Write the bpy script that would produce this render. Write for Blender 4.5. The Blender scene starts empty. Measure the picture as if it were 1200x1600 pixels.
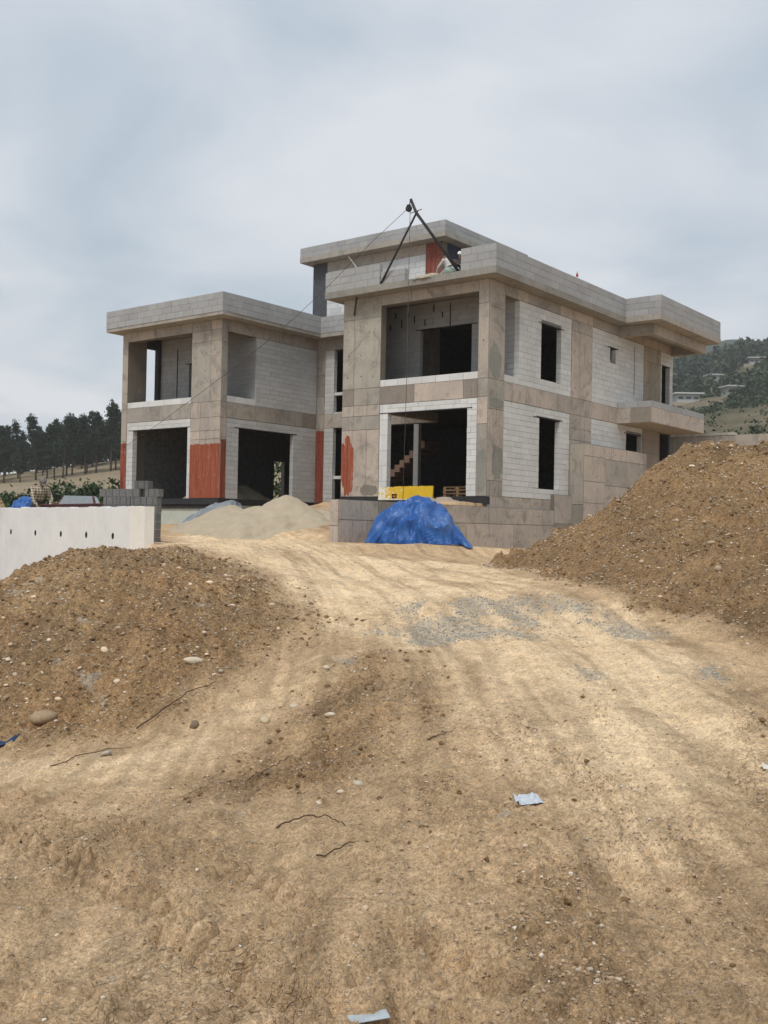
import bpy, bmesh, math, random
import numpy as np
from mathutils import Vector, Matrix
random.seed(7); rng = np.random.default_rng(7)
SC = bpy.context.scene; COL = SC.collection
R = math.radians
HAZE = .0003
# ---------------------------------------------------------------- camera
cd = bpy.data.cameras.new('camera'); cam = bpy.data.objects.new('camera', cd); COL.objects.link(cam); SC.camera = cam
cd.sensor_fit = 'HORIZONTAL'; cd.sensor_width = 36; cd.lens = 36*1615.83/1200; cd.clip_start = .05; cd.clip_end = 9000
_pi, _ro = 0.0158146, 0.0186844
_rt = Vector((1, 0, 0)); _up = Vector((0, -math.sin(_pi), math.cos(_pi))); _fw = Vector((0, math.cos(_pi), math.sin(_pi)))
_r2 = math.cos(_ro)*_rt+math.sin(_ro)*_up; _u2 = -math.sin(_ro)*_rt+math.cos(_ro)*_up
cam.matrix_world = Matrix((( _r2.x, _u2.x, -_fw.x, 0), (_r2.y, _u2.y, -_fw.y, 0), (_r2.z, _u2.z, -_fw.z, 0), (0, 0, 0, 1)))
# ---------------------------------------------------------------- sky, sun, exposure
SKY_SEED = 9.59
SUN_EL, SUN_AZ = R(52), R(200)          # behind the camera, a little to its left
W = bpy.data.worlds.new('World'); SC.world = W; W.use_nodes = True
wt = W.node_tree; wt.nodes.clear()
def wn(t, **k):
    n = wt.nodes.new(t)
    for a, v in k.items(): setattr(n, a, v)
    return n
def wl(a, b): wt.links.new(a, b)
w_out = wn('ShaderNodeOutputWorld'); w_bg = wn('ShaderNodeBackground'); w_bg.inputs['Strength'].default_value = .1
sky = wn('ShaderNodeTexSky', sky_type='NISHITA', sun_disc=False)
sky.sun_elevation = SUN_EL; sky.sun_rotation = SUN_AZ; sky.dust_density = 3; sky.air_density = 1.2
w_tc = wn('ShaderNodeTexCoord'); w_sep = wn('ShaderNodeSeparateXYZ'); wl(w_tc.outputs['Generated'], w_sep.inputs[0])
w_abs = wn('ShaderNodeMath', operation='ABSOLUTE'); wl(w_sep.outputs['Z'], w_abs.inputs[0])
w_add = wn('ShaderNodeMath', operation='ADD'); wl(w_abs.outputs[0], w_add.inputs[0]); w_add.inputs[1].default_value = .22
w_dx = wn('ShaderNodeMath', operation='DIVIDE'); wl(w_sep.outputs['X'], w_dx.inputs[0]); wl(w_add.outputs[0], w_dx.inputs[1])
w_dy = wn('ShaderNodeMath', operation='DIVIDE'); wl(w_sep.outputs['Y'], w_dy.inputs[0]); wl(w_add.outputs[0], w_dy.inputs[1])
w_cb = wn('ShaderNodeCombineXYZ'); wl(w_dx.outputs[0], w_cb.inputs[0]); wl(w_dy.outputs[0], w_cb.inputs[1]); w_cb.inputs[2].default_value = SKY_SEED
w_n1 = wn('ShaderNodeTexNoise'); wl(w_cb.outputs[0], w_n1.inputs['Vector'])
for k, v in (('Scale', 1.55), ('Detail', 7), ('Roughness', .47), ('Distortion', .4)): w_n1.inputs[k].default_value = v
w_rp = wn('ShaderNodeValToRGB'); wl(w_n1.outputs[0], w_rp.inputs[0])
CLOUD = ((.36, (3.6, 4.35, 5.05)), (.46, (4.5, 5.1, 5.75)), (.54, (5.35, 5.7, 6.2)), (.63, (6.15, 6.4, 6.75)))
els = w_rp.color_ramp.elements; els[0].position, els[0].color = CLOUD[0][0], (*CLOUD[0][1], 1); els[1].position, els[1].color = CLOUD[3][0], (*CLOUD[3][1], 1)
for p_, c_ in CLOUD[1:3]: e_ = els.new(p_); e_.color = (*c_, 1)
w_mx = wn('ShaderNodeMix', data_type='RGBA'); w_mx.inputs[0].default_value = .93
wl(sky.outputs[0], w_mx.inputs[6]); wl(w_rp.outputs[0], w_mx.inputs[7]); wl(w_mx.outputs[2], w_bg.inputs['Color']); wl(w_bg.outputs[0], w_out.inputs[0])
sd = bpy.data.lights.new('sun', 'SUN'); sd.energy = 1.5; sd.angle = R(18); sd.color = (1, .965, .91)
sun = bpy.data.objects.new('sun', sd); COL.objects.link(sun)
_sv = Vector((math.sin(SUN_AZ)*math.cos(SUN_EL), math.cos(SUN_AZ)*math.cos(SUN_EL), math.sin(SUN_EL)))
sun.rotation_euler = _sv.to_track_quat('Z', 'Y').to_euler(); sun.location = _sv*60
SC.view_settings.view_transform = 'Standard'; SC.view_settings.look = 'None'; SC.view_settings.gamma = 1; SC.view_settings.exposure = .34
SC.view_settings.use_curve_mapping = False
SC.cycles.use_denoising = True; SC.cycles.max_bounces = 8; SC.cycles.diffuse_bounces = 3; SC.cycles.volume_bounces = 2
# ---------------------------------------------------------------- helpers
class NT:
    def __init__(s, name):
        s.m = bpy.data.materials.new(name); s.m.use_nodes = True; s.t = s.m.node_tree; s.t.nodes.clear()
        s.out = s.t.nodes.new('ShaderNodeOutputMaterial'); s.b = s.t.nodes.new('ShaderNodeBsdfPrincipled')
        s.t.links.new(s.b.outputs[0], s.out.inputs[0])
        s.b.inputs['Specular IOR Level'].default_value = .25
    def n(s, typ, ins=None, **props):
        n = s.t.nodes.new(typ)
        for k, v in props.items(): setattr(n, k, v)
        for k, v in (ins or {}).items():
            i = n.inputs[k]
            if isinstance(v, bpy.types.NodeSocket): s.t.links.new(v, i)
            else: i.default_value = v
        return n
    def co(s, scale=(1, 1, 1), kind='Object'):
        t = s.n('ShaderNodeTexCoord'); m = s.n('ShaderNodeMapping', {0: t.outputs[kind], 'Scale': scale}); return m.outputs[0]
    def noise(s, vec, sc, det=3, rough=.5, dist=0):
        return s.n('ShaderNodeTexNoise', {'Vector': vec, 'Scale': sc, 'Detail': det, 'Roughness': rough, 'Distortion': dist}).outputs[0]
    def ramp(s, f, *st):
        r = s.n('ShaderNodeValToRGB', {0: f}); e = r.color_ramp.elements
        def c(v): return (v, v, v, 1) if isinstance(v, (int, float)) else (*v, 1)
        e[0].position, e[0].color = st[0][0], c(st[0][1]); e[1].position, e[1].color = st[-1][0], c(st[-1][1])
        for p, v in st[1:-1]: x = e.new(p); x.color = c(v)
        return r.outputs[0]
    def mix(s, f, a, b, mode='MIX'):
        n = s.n('ShaderNodeMix', data_type='RGBA', blend_type=mode)
        for i, v in ((0, f), (6, a), (7, b)):
            if isinstance(v, bpy.types.NodeSocket): s.t.links.new(v, n.inputs[i])
            elif i == 0: n.inputs[0].default_value = v
            else: n.inputs[i].default_value = (*v, 1) if len(v) == 3 else v
        return n.outputs[2]
    def math(s, op, a, b=0.):
        return s.n('ShaderNodeMath', {0: a, 1: b}, operation=op).outputs[0]
    def attr(s, name): return s.n('ShaderNodeAttribute', attribute_name=name)
    def set(s, **k):
        for a, v in k.items():
            i = s.b.inputs[{'col': 'Base Color', 'rough': 'Roughness', 'spec': 'Specular IOR Level', 'metal': 'Metallic', 'nrm': 'Normal', 'sheen': 'Sheen Weight', 'alpha': 'Alpha', 'trans': 'Transmission Weight'}[a]]
            if isinstance(v, bpy.types.NodeSocket): s.t.links.new(v, i)
            elif a == 'col': i.default_value = (*v, 1)
            else: i.default_value = v
        return s
    def bump(s, h, strength=.5, dist=.01, nrm=None):
        ins = {'Height': h, 'Strength': strength, 'Distance': dist}
        if nrm: ins['Normal'] = nrm
        return s.n('ShaderNodeBump', ins).outputs[0]
def plain(name, col, rough=.8, spec=.25, metal=0, var=.25, sc=6, bump=0):
    t = NT(name); v = t.co(); f = t.noise(v, sc, 4, .6)
    lo = tuple(c*(1-var) for c in col); hi = tuple(min(1, c*(1+var)) for c in col)
    t.set(col=t.ramp(f, (.3, lo), (.7, hi)), rough=rough, spec=spec, metal=metal)
    if bump: t.set(nrm=t.bump(t.noise(v, sc*5, 4, .6), .6, bump))
    return t.m
class MB:
    """collects boxes, prisms and tubes; build() links them as ONE mesh object"""
    def __init__(s): s.v = []; s.f = []; s.c = []; s.mi = []
    def add(s, vs, fs, col=(1, 1, 1), mi=0):
        o = len(s.v); s.v += [tuple(x) for x in vs]; s.c += [col]*len(vs)
        s.f += [tuple(o+i for i in f) for f in fs]; s.mi += [mi]*len(fs); return s
    def box(s, x0, x1, y0, y1, z0, z1, col=(1, 1, 1), mi=0):
        return s.add([(x0, y0, z0), (x1, y0, z0), (x1, y1, z0), (x0, y1, z0), (x0, y0, z1), (x1, y0, z1), (x1, y1, z1), (x0, y1, z1)],
                     [(0, 3, 2, 1), (4, 5, 6, 7), (0, 1, 5, 4), (1, 2, 6, 5), (2, 3, 7, 6), (3, 0, 4, 7)], col, mi)
    def tube(s, pts, rad, col=(1, 1, 1), n=8, mi=0, cap=True):
        pts = [Vector(p) for p in pts]; rad = [rad]*len(pts) if not isinstance(rad, (list, tuple)) else rad
        vs = []; fs = []
        for i, p in enumerate(pts):
            d = (pts[min(i+1, len(pts)-1)]-pts[max(i-1, 0)]).normalized()
            a = d.cross(Vector((0, 0, 1)) if abs(d.z) < .9 else Vector((1, 0, 0))).normalized(); b = d.cross(a)
            for k in range(n):
                t = 2*math.pi*k/n; vs.append(p+(a*math.cos(t)+b*math.sin(t))*rad[i])
        for i in range(len(pts)-1):
            for k in range(n): fs.append((i*n+k, i*n+(k+1) % n, (i+1)*n+(k+1) % n, (i+1)*n+k))
        if cap: fs += [tuple(range(n))[::-1], tuple(range((len(pts)-1)*n, len(pts)*n))]
        return s.add(vs, fs, col, mi)
    def lathe(s, prof, c=(0, 0, 0), n=14, col=(1, 1, 1), mi=0):
        vs = []; fs = []
        for r, z in prof:
            for k in range(n): t = 2*math.pi*k/n; vs.append((c[0]+r*math.cos(t), c[1]+r*math.sin(t), c[2]+z))
        for i in range(len(prof)-1):
            for k in range(n): fs.append((i*n+k, i*n+(k+1) % n, (i+1)*n+(k+1) % n, (i+1)*n+k))
        fs += [tuple(range(n))[::-1], tuple(range((len(prof)-1)*n, len(prof)*n))]
        return s.add(vs, fs, col, mi)
    def build(s, name, mat, parent=None, smooth=False, bevel=0):
        me = bpy.data.meshes.new(name); me.from_pydata(s.v, [], s.f); me.update()
        a = me.color_attributes.new('Col', 'FLOAT_COLOR', 'POINT')
        a.data.foreach_set('color', np.c_[np.array(s.c, float).reshape(-1, 3), np.ones(len(s.c))].ravel())
        for m in (mat if isinstance(mat, (list, tuple)) else [mat]): me.materials.append(m)
        me.polygons.foreach_set('material_index', s.mi)
        if smooth: me.polygons.foreach_set('use_smooth', [True]*len(me.polygons))
        o = bpy.data.objects.new(name, me); COL.objects.link(o); o.parent = parent
        if bevel:
            md = o.modifiers.new('bevel', 'BEVEL'); md.width = bevel; md.segments = 2; md.limit_method = 'ANGLE'
        return o
def np_mesh(name, V, F, mat, parent=None, smooth=False, cols=None, attrs=None):
    V = np.asarray(V, np.float32); F = np.asarray(F, np.int32); k = F.shape[1]
    me = bpy.data.meshes.new(name); me.vertices.add(len(V)); me.vertices.foreach_set('co', V.ravel())
    me.loops.add(F.size); me.loops.foreach_set('vertex_index', F.ravel())
    me.polygons.add(len(F)); me.polygons.foreach_set('loop_start', np.arange(0, F.size, k, dtype=np.int32))
    me.polygons.foreach_set('loop_total', np.full(len(F), k, np.int32))
    me.polygons.foreach_set('use_smooth', np.full(len(F), smooth))
    for nm, c in dict(attrs or {}, **({'Col': cols} if cols is not None else {})).items():
        a = me.color_attributes.new(nm, 'FLOAT_COLOR', 'POINT'); c = np.asarray(c, np.float32)
        a.data.foreach_set('color', np.c_[c, np.ones(len(c), np.float32)].ravel())
    me.materials.append(mat); me.update(); me.validate()
    o = bpy.data.objects.new(name, me); COL.objects.link(o); o.parent = parent; return o
def tag(o, label=None, cat=None, group=None, kind=None):
    if label: o['label'] = label
    if cat: o['category'] = cat
    if group: o['group'] = group
    if kind: o['kind'] = kind
    return o
def empty(name, loc=(0, 0, 0), rz=0, **k):
    o = bpy.data.objects.new(name, None); COL.objects.link(o); o.location = loc; o.rotation_euler = (0, 0, rz); o.empty_display_size = .3
    return tag(o, **k)
def copy_tree(o, parent=None):
    c = o.copy(); COL.objects.link(c); c.parent = parent
    for ch in list(o.children): copy_tree(ch, c)
    return c
# ---------------------------------------------------------------- terrain functions
def _hash(ix, iy, seed):
    h = (ix.astype(np.int64)*374761393 + iy.astype(np.int64)*668265263 + seed*974634777) & 0x7fffffff
    h = ((h ^ (h >> 13))*1274126177) & 0x7fffffff
    return (h ^ (h >> 16)) & 0xffff
def perlin(x, y, seed=0):
    x = np.asarray(x, float); y = np.asarray(y, float)
    x0 = np.floor(x); y0 = np.floor(y); fx = x-x0; fy = y-y0
    ux = fx*fx*fx*(fx*(fx*6-15)+10); uy = fy*fy*fy*(fy*(fy*6-15)+10)
    def g(dx, dy):
        a = _hash(x0+dx, y0+dy, seed)*(2*math.pi/65536)
        return np.cos(a)*(fx-dx)+np.sin(a)*(fy-dy)
    a = g(0, 0); b = g(1, 0); c = g(0, 1); d = g(1, 1)
    return ((a+(b-a)*ux)+((c+(d-c)*ux)-(a+(b-a)*ux))*uy)*1.5
def fbm(x, y, seed=0, octv=4, gain=.5, lac=2.03):
    s = 0; amp = 1; tot = 0
    for o in range(octv):
        s = s+amp*perlin(x, y, seed+o*17); tot += amp; amp *= gain; x = x*lac+3.1; y = y*lac-1.7
    return s/tot
def sstep(a, b, x):
    t = np.clip((x-a)/(b-a), 0, 1); return t*t*(3-2*t)
def worley(x, y, seed=0):
    cx = np.floor(x); cy = np.floor(y); f1 = np.full(x.shape, 9.); f2 = np.full(x.shape, 9.); r1 = np.zeros(x.shape)
    for dx in (-1, 0, 1):
        for dy in (-1, 0, 1):
            h = _hash(cx+dx, cy+dy, seed); px = cx+dx+.1+.8*(h & 255)/255.; py = cy+dy+.1+.8*((h >> 8) & 255)/255.
            d = np.hypot(x-px, y-py); n = d < f1; f2 = np.where(n, f1, np.minimum(f2, d)); r1 = np.where(n, ((h*2654435761) >> 7 & 1023)/1023., r1); f1 = np.where(n, d, f1)
    return f1, f2, r1
class TPS:
    def __init__(s, pts, lam=.02):
        P = np.array(pts, float); s.c = P[:, :2]; n = len(P)
        A = np.zeros((n+3, n+3)); A[:n, :n] = s.k(s.c, s.c)+lam*np.eye(n)
        A[:n, n] = 1; A[:n, n+1:] = s.c; A[n, :n] = 1; A[n+1:, :n] = s.c.T
        s.w = np.linalg.solve(A, np.r_[P[:, 2], 0, 0, 0])
    def k(s, a, b):
        r2 = ((a[:, None, :]-b[None])**2).sum(2)+1e-9
        return .5*r2*np.log(r2)
    def __call__(s, x, y):
        q = np.c_[np.ravel(x), np.ravel(y)]; out = np.empty(len(q))
        for i in range(0, len(q), 40000):
            c = q[i:i+40000]; out[i:i+40000] = s.k(c, s.c)@s.w[:-3]+s.w[-3]+c@s.w[-2:]
        return out.reshape(np.shape(x))
GPTS = [(-4.95,22.00,-0.52),(-5.37,29.00,-0.45),(-3.39,27.50,-0.45),(-1.67,27.20,-0.49),(0.89,28.00,-0.65),(2.64,33.00,-0.69),(3.86,31.00,-0.70),(-4.72,17.00,-0.52),(-4.78,15.50,-0.53),(-4.82,14.50,-0.71),(-4.98,13.50,-1.01),(-5.39,12.20,-1.49),(-3.60,19.50,-0.48),(-2.69,16.20,-0.80),(-3.24,13.20,-1.08),(-3.68,12.00,-1.36),(-4.30,11.70,-1.63),(-2.44,13.30,-1.15),(-2.12,11.60,-1.50),(-3.73,10.20,-2.24),(-3.07,10.10,-2.08),(-2.48,10.20,-1.96),(-1.93,10.60,-1.80),(-1.39,11.50,-1.62),(-1.11,12.30,-1.50),(-4.67,10.20,-2.32),(-3.32,9.10,-2.33),(-2.15,8.90,-2.09),(-1.16,9.70,-1.87),(-0.60,11.20,-1.45),(-0.17,10.80,-1.41),(-0.15,9.40,-1.55),(-0.95,8.70,-2.0),(1.51,24.00,-0.78),(1.28,20.30,-0.91),(0.95,15.00,-1.14),(0.78,12.20,-1.30),(0.87,9.05,-1.52),(0.92,7.20,-1.65),(0.76,5.90,-1.71),(0.03,4.50,-1.73),(0.03,3.60,-1.71),(0.22,7.35,-1.69),(-1.21,20.00,-0.94),(-0.70,14.70,-1.23),(-0.74,6.30,-1.85),(-1.58,6.55,-1.94),(-2.21,6.10,-2.01),(-1.35,3.75,-1.81),(-0.77,4.35,-1.82),(-2.42,5.00,-1.97),(3.07,12.30,-1.27),(4.25,11.40,-1.22),(2.99,8.00,-1.55),(1.86,4.95,-1.72),(1.36,3.60,-1.69),(2.99,6.00,-1.70),(4.72,9.50,-1.52),(3.25,14.90,-0.90),
 (3.5,18,-.8),(5,22,-.75),(8,20,-.9),(7,27,-.65),(12,18,-1.),
 (-12,47,-.05),(-9.4,45,-.03),(-4.6,56.5,0),(15,45,-.3),(10,38,-.6),(20,30,-.8),(20,15,-1.2),(12,5,-1.7),(0,-5,-1.7),(-10,-3,-2.1),(-12,8,-2.6),(-12,14,-2.4),(-14,22,-2.4),(-6.3,20.6,-1.15),(-8.2,22.6,-2.0),(-10.5,25.5,-2.3),(-6.2,17.6,-1.25),(-6.6,15.5,-1.6),(-5.15,21.2,-.62),(-7.2,28,-.35),(-11,33,-.3),(-20,36,-.6),(6,-5,-1.7),(0,62,0),(-28,52,-.5),(25,58,0),(-8.5,19,-2.2),(-4,36,-.25),(0,40,-.3)]
HPTS = [(3.14,25.00,-0.49),(3.87,24.00,-0.02),(4.50,23.30,0.37),(5.18,22.30,1.04),(5.70,21.60,1.63),(5.99,21.30,1.85),(6.28,21.00,1.79),(6.83,20.50,1.68),(7.60,20.50,1.84),(8.65,20.00,1.84),(10.25,19.50,1.71),(2.53,22.50,-0.71),(2.88,18.50,-0.72),(3.14,16.80,-0.77),(3.68,14.80,-0.87),(4.16,13.40,-0.99),(4.55,12.20,-1.12),(5.40,11.60,-1.22),(6.14,11.00,-1.27),(4.26,17.20,0.03),(5.14,16.60,0.15),(5.80,15.60,-0.13),(3.97,20.00,-0.23),(4.53,14.60,-0.59),(5.10,13.70,-0.70),(6.61,17.80,0.74),(5.81,18.80,0.99),(7.20,15.50,-0.10),(8.12,17.50,0.75),
 (7.3,25.5,-.7),(9.6,25,-.6),(4.6,28,-.9),(12,24.5,-.6),(1.8,26,-1.2),(1.8,20,-1.3),(2.2,16,-1.4),(13,18.5,1.4),(14,12,-1.4),(16,18,.2),(18.5,18,-1.4),(16,24,-.9),(3,12.5,-1.6),(4,10.8,-1.7),(7,9.8,-1.9)]
gt = TPS(GPTS); ht = TPS(HPTS, .01)
OX, OY, YAW = 3.45114153, 35.0, 0.6616645676903812
CA, SA = math.cos(YAW), math.sin(YAW)
def to_pq(X, Y):
    dx = X-OX; dy = Y-OY
    return -CA*dx+SA*dy, SA*dx+CA*dy
def to_xy(p, q):
    return OX-CA*p+SA*q, OY+SA*p+CA*q
def g_base(X, Y):
    z = gt(X, Y)
    far = np.maximum(sstep(42, 62, Y), sstep(10, 22, np.abs(X)-.42*np.maximum(Y, 0)))
    far = np.maximum(far, sstep(-4, -16, Y))
    z = z*(1-far)+far*(-.9)
    wt_ = (X+4.95)*-.623+(Y-22)*.782; ws = -((X+4.95)*-.782+(Y-22)*-.623)     # along and behind the white wall
    z = z+(np.maximum(z, -.42)-z)*sstep(.02, .2, ws)*sstep(-.5, .3, wt_)*(1-sstep(9, 14, ws))
    capz = -.52-.34*np.maximum(wt_-1.2, 0); z = z+(np.minimum(z, capz)-z)*sstep(.1, -.15, ws)*sstep(.2, 1.2, wt_)*(1-sstep(2.2, 4.5, -ws))
    p, q = to_pq(X, Y)
    inb = sstep(-.02, .1, p)*(1-sstep(6.3, 7.6, p))*sstep(-8.5, -7.3, q)*(1-sstep(20, 24, q))
    ter = np.where(q > -1.1, .93, .93-(-1.1-q)*.19)
    z = z+(np.maximum(ter, z)-z)*inb*sstep(-8, -6.8, q)
    return z
# ---------------------------------------------------------------- ground: zones, relief, mesh
POLY = dict(
 bank=[(-4.28,19.0),(-5.0,19.6),(-8.5,19.5),(-9.5,14),(-8,11.5),(-7,9),(-4.17,10.06),(-3.72,10.18),(-2.82,9.88),(-2.19,10.3),(-1.78,10.92),(-1.21,12.56),(-1.13,14.42),(-1.68,16.18),(-2.78,18.08),(-3.63,18.98)],
 hump=[(-0.35,11.42),(-0.66,10.32),(-1.0,9.3),(-1.3,8.6),(-1.6,7.84),(-0.9,7.1),(-0.31,7.04),(0.03,7.68),(0.25,8.66),(0.33,9.72),(0.1,11.1)],
 midbrown=[(0.25,8.66),(0.03,6.68),(0.16,4.92),(0.44,4.14),(0.8,3.3),(1.37,3.3),(1.63,4.32),(1.2,4.74),(1.12,5.9),(0.97,6.64),(0.83,8.08),(0.59,9.04)],
 gravel=[(0.32,15.86),(1.58,15.72),(2.44,15.04),(2.82,14.12),(3.15,13.32),(3.41,12.58),(3.0,12.32),(2.59,12.18),(2.25,12.86),(1.74,12.06),(1.08,12.16),(0.63,12.08),(0.03,12.54),(-0.05,13.4),(0.39,14.54)],
 gravel2=[(3.21,10.5),(3.62,10.58),(3.7,10.26),(3.44,10.04),(3.15,10.12)],
 gravel3=[(1.97,10.48),(2.22,10.3),(1.97,9.82),(1.89,10.04)],
 skirt=[(2.77,24.7),(3.17,20.34),(3.06,16.38),(3.52,14.16),(4.02,12.92),(4.26,11.42),(4.65,10.68),(9,10.5),(9,24)],
 drive=[(-4.99,22.8),(-7.12,38.42),(-1.52,29.28),(-0.58,24.26),(2.41,24.18),(2.73,14.6),(3.39,13.62),(3.42,9.16),(2.24,5.96),(1.24,4.92),(0.92,7.22),(0.64,9.8),(0.03,11.56),(-1.05,14.48),(-1.93,17.5)],
 trail=[(-4.5,9.9),(-2.32,9.56),(-1.52,10.12),(-0.7,11.92),(-0.26,11.68),(-0.72,10.2),(-1.45,8.9),(-1.94,8.3),(-4.2,8.9)],
 crack=[(2.44,8.12),(3.6,8.6),(2.5,5.7),(1.93,5.6)],
 crack2=[(-1.2,4.8),(-0.6,4.7),(-0.2,3.3),(-1.1,3.3)],
)
TRACKS = [([(-3.1,7.9),(-2.58,7.1),(-2.06,6.32),(-1.59,5.76),(-1.28,5.36),(-0.97,4.94),(-0.72,4.56),(-0.47,4.08),(-0.31,3.7),(-.1,3.2)],  .13, .135), ([(-3.15,8.64),(-2.15,7.1),(-1.49,6.22),(-1.0,5.62),(-0.51,4.92),(-0.07,4.18),(.2,3.4)], .26, .15)]
def lump_row(path, gap, r, hh, seed):
    rg = np.random.default_rng(seed); P = np.array(path); L = np.r_[0, np.cumsum(np.hypot(*np.diff(P, axis=0).T))]; out = []
    for s in np.arange(0, L[-1], gap):
        if rg.random() < .16: continue
        out.append((np.interp(s, L, P[:, 0])+rg.normal(0, r*.18), np.interp(s, L, P[:, 1])+rg.normal(0, r*.18), r*rg.uniform(.75, 1.15), hh*rg.uniform(.5, 1.1)))
    return out
LUMPS = lump_row([(-2.75, 7.35), (-2.06, 6.32), (-1.59, 5.76), (-1.28, 5.36), (-.97, 4.94)], .125, .055, .066, 1)+lump_row([(-.9, 4.75), (-.62, 4.42), (-.38, 4.05), (-.1, 3.72), (.2, 3.5)], .2, .09, .095, 2)+lump_row([(-1.75, 6.75), (-1.2, 6.1), (-.75, 5.55), (-.35, 5.0)], .16, .06, .045, 3)+lump_row([(.1, 4.6), (.3, 4.2), (.5, 3.85), (.75, 3.55)], .17, .07, .06, 4)
def sdf(poly, X, Y):
    P = np.array(poly); d2 = np.full(X.shape, 1e9); ins = np.zeros(X.shape, bool); n = len(P)
    for i in range(n):
        a = P[i]; b = P[(i+1) % n]; e = b-a; wx = X-a[0]; wy = Y-a[1]
        t = np.clip((wx*e[0]+wy*e[1])/(e@e), 0, 1); d2 = np.minimum(d2, (wx-e[0]*t)**2+(wy-e[1]*t)**2)
        c = ((a[1] > Y) != (b[1] > Y)) & (X < (b[0]-a[0])*(Y-a[1])/(b[1]-a[1]+1e-12)+a[0]); ins ^= c
    return np.where(ins, -1, 1)*np.sqrt(d2)
def lane(X, Y):
    """sideways distance from the line the lorries drive: straight up the slope, then bending left to the house"""
    return X-1.1+.011*np.maximum(Y-9.5, 0)**2-.0035*np.maximum(Y-24, 0)**2
def pdist(path, X, Y):
    P = np.array(path); d2 = np.full(X.shape, 1e9)
    for a, b in zip(P[:-1], P[1:]):
        e = b-a; wx = X-a[0]; wy = Y-a[1]; t = np.clip((wx*e[0]+wy*e[1])/(e@e), 0, 1); d2 = np.minimum(d2, (wx-e[0]*t)**2+(wy-e[1]*t)**2)
    return np.sqrt(d2)
def zones(X, Y):
    nz = fbm(X*.9, Y*.9, 5, 4); n2 = fbm(X*3.1, Y*3.1, 15, 3); s = lane(X, Y); st = fbm(s*2.4+.3*nz, Y*.20, 16, 4); st2 = fbm(s*7, Y*.3, 17, 3)
    def soft(k, w, amp=.6): return 1-sstep(-w, w, sdf(POLY[k], X, Y)+nz*amp*min(1, w*1.6)+n2*.16+st*.25)
    rub = sstep(.0, .34, fbm(s*1.7+7, Y*.45, 71, 4)+.25*n2)*sstep(10.5, 8, Y)*sstep(-1.6, -.4, s)
    trk = np.maximum(np.exp(-(pdist(TRACKS[0][0], X, Y)/.3)**2), .8*np.exp(-(pdist(TRACKS[1][0], X, Y)/.42)**2)); rub = np.maximum(rub, .6*trk*sstep(-.35, .25, nz+n2))
    loose = np.maximum.reduce([soft('bank', 1.0), soft('hump', .6)*.74, soft('midbrown', .7)*(.26+.34*rub), soft('skirt', .5), rub*.26, .18*sstep(.1, .5, n2+nz*.5)*sstep(9, 7, Y)])
    trail = soft('trail', .5); loose = loose*(1-.85*trail)
    pale = np.clip(np.maximum(soft('drive', .9)*(.78+.5*st+.25*st2)*(1-.8*soft('hump', .5)), trail*.5), 0, 1)
    grav = np.maximum.reduce([soft('gravel', .4, .9), soft('gravel2', .16, .4), soft('gravel3', .14, .4)])*sstep(-.30, .22, fbm(s*1.8+9, Y*.5, 31, 4)+.3*n2)
    crack = np.maximum.reduce([soft('crack', .3), soft('crack2', .3), sstep(.16, .4, fbm(X*.8+3, Y*.8, 61, 3))*sstep(9, 6, Y)*.8])
    strk = np.clip(.5+.55*st+.5*st2, 0, 1)
    return pale, grav, loose, crack, rub, strk
def track_relief(X, Y):
    out = np.zeros(X.shape)
    near = np.where((Y < 9) & (Y > 2.5) & (X < 1) & (X > -4))
    x = X[near]; y = Y[near]; h = np.zeros(x.shape)
    for (path, wid, pit), amp in zip(TRACKS, (.8, .42)):
        P = np.array(path); seg = np.diff(P, axis=0); L = np.hypot(*seg.T); S = np.r_[0, np.cumsum(L)]
        best = np.full(x.shape, 9.); bs = np.zeros(x.shape); bl = np.zeros(x.shape)
        for i in range(len(seg)):
            wx = x-P[i, 0]; wy = y-P[i, 1]; t = np.clip((wx*seg[i, 0]+wy*seg[i, 1])/L[i]**2, 0, 1)
            lx = wx-seg[i, 0]*t; ly = wy-seg[i, 1]*t; d = np.hypot(lx, ly); m = d < best
            best[m] = d[m]; bs[m] = (S[i]+t*L[i])[m]; bl[m] = ((seg[i, 0]*ly-seg[i, 1]*lx)/L[i])[m]
        ph = (bs+bl*.35)/pit; lug = np.abs((ph+.12*perlin(x*4, y*4, 3)) % 1-.5)*2
        prof = 1-sstep(wid*.75, wid, best); wear = .5+.5*sstep(-.35, .35, fbm(x*1.3, y*1.3, 77, 2))
        rim = np.exp(-((best-wid*1.12)/.06)**2)
        h += amp*wear*(prof*(-.035+.10*sstep(.25, .85, lug))+rim*.035)
    for cx, cy, r, hh in LUMPS:
        d2 = ((x-cx)**2+(y-cy)**2)/(r*r); k = d2 < 6; h[k] += hh*np.exp(-d2[k]**2.6)-hh*.75*np.exp(-(np.sqrt(d2[k])-1.45)**2*7)
    out[near] = h
    return out
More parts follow.
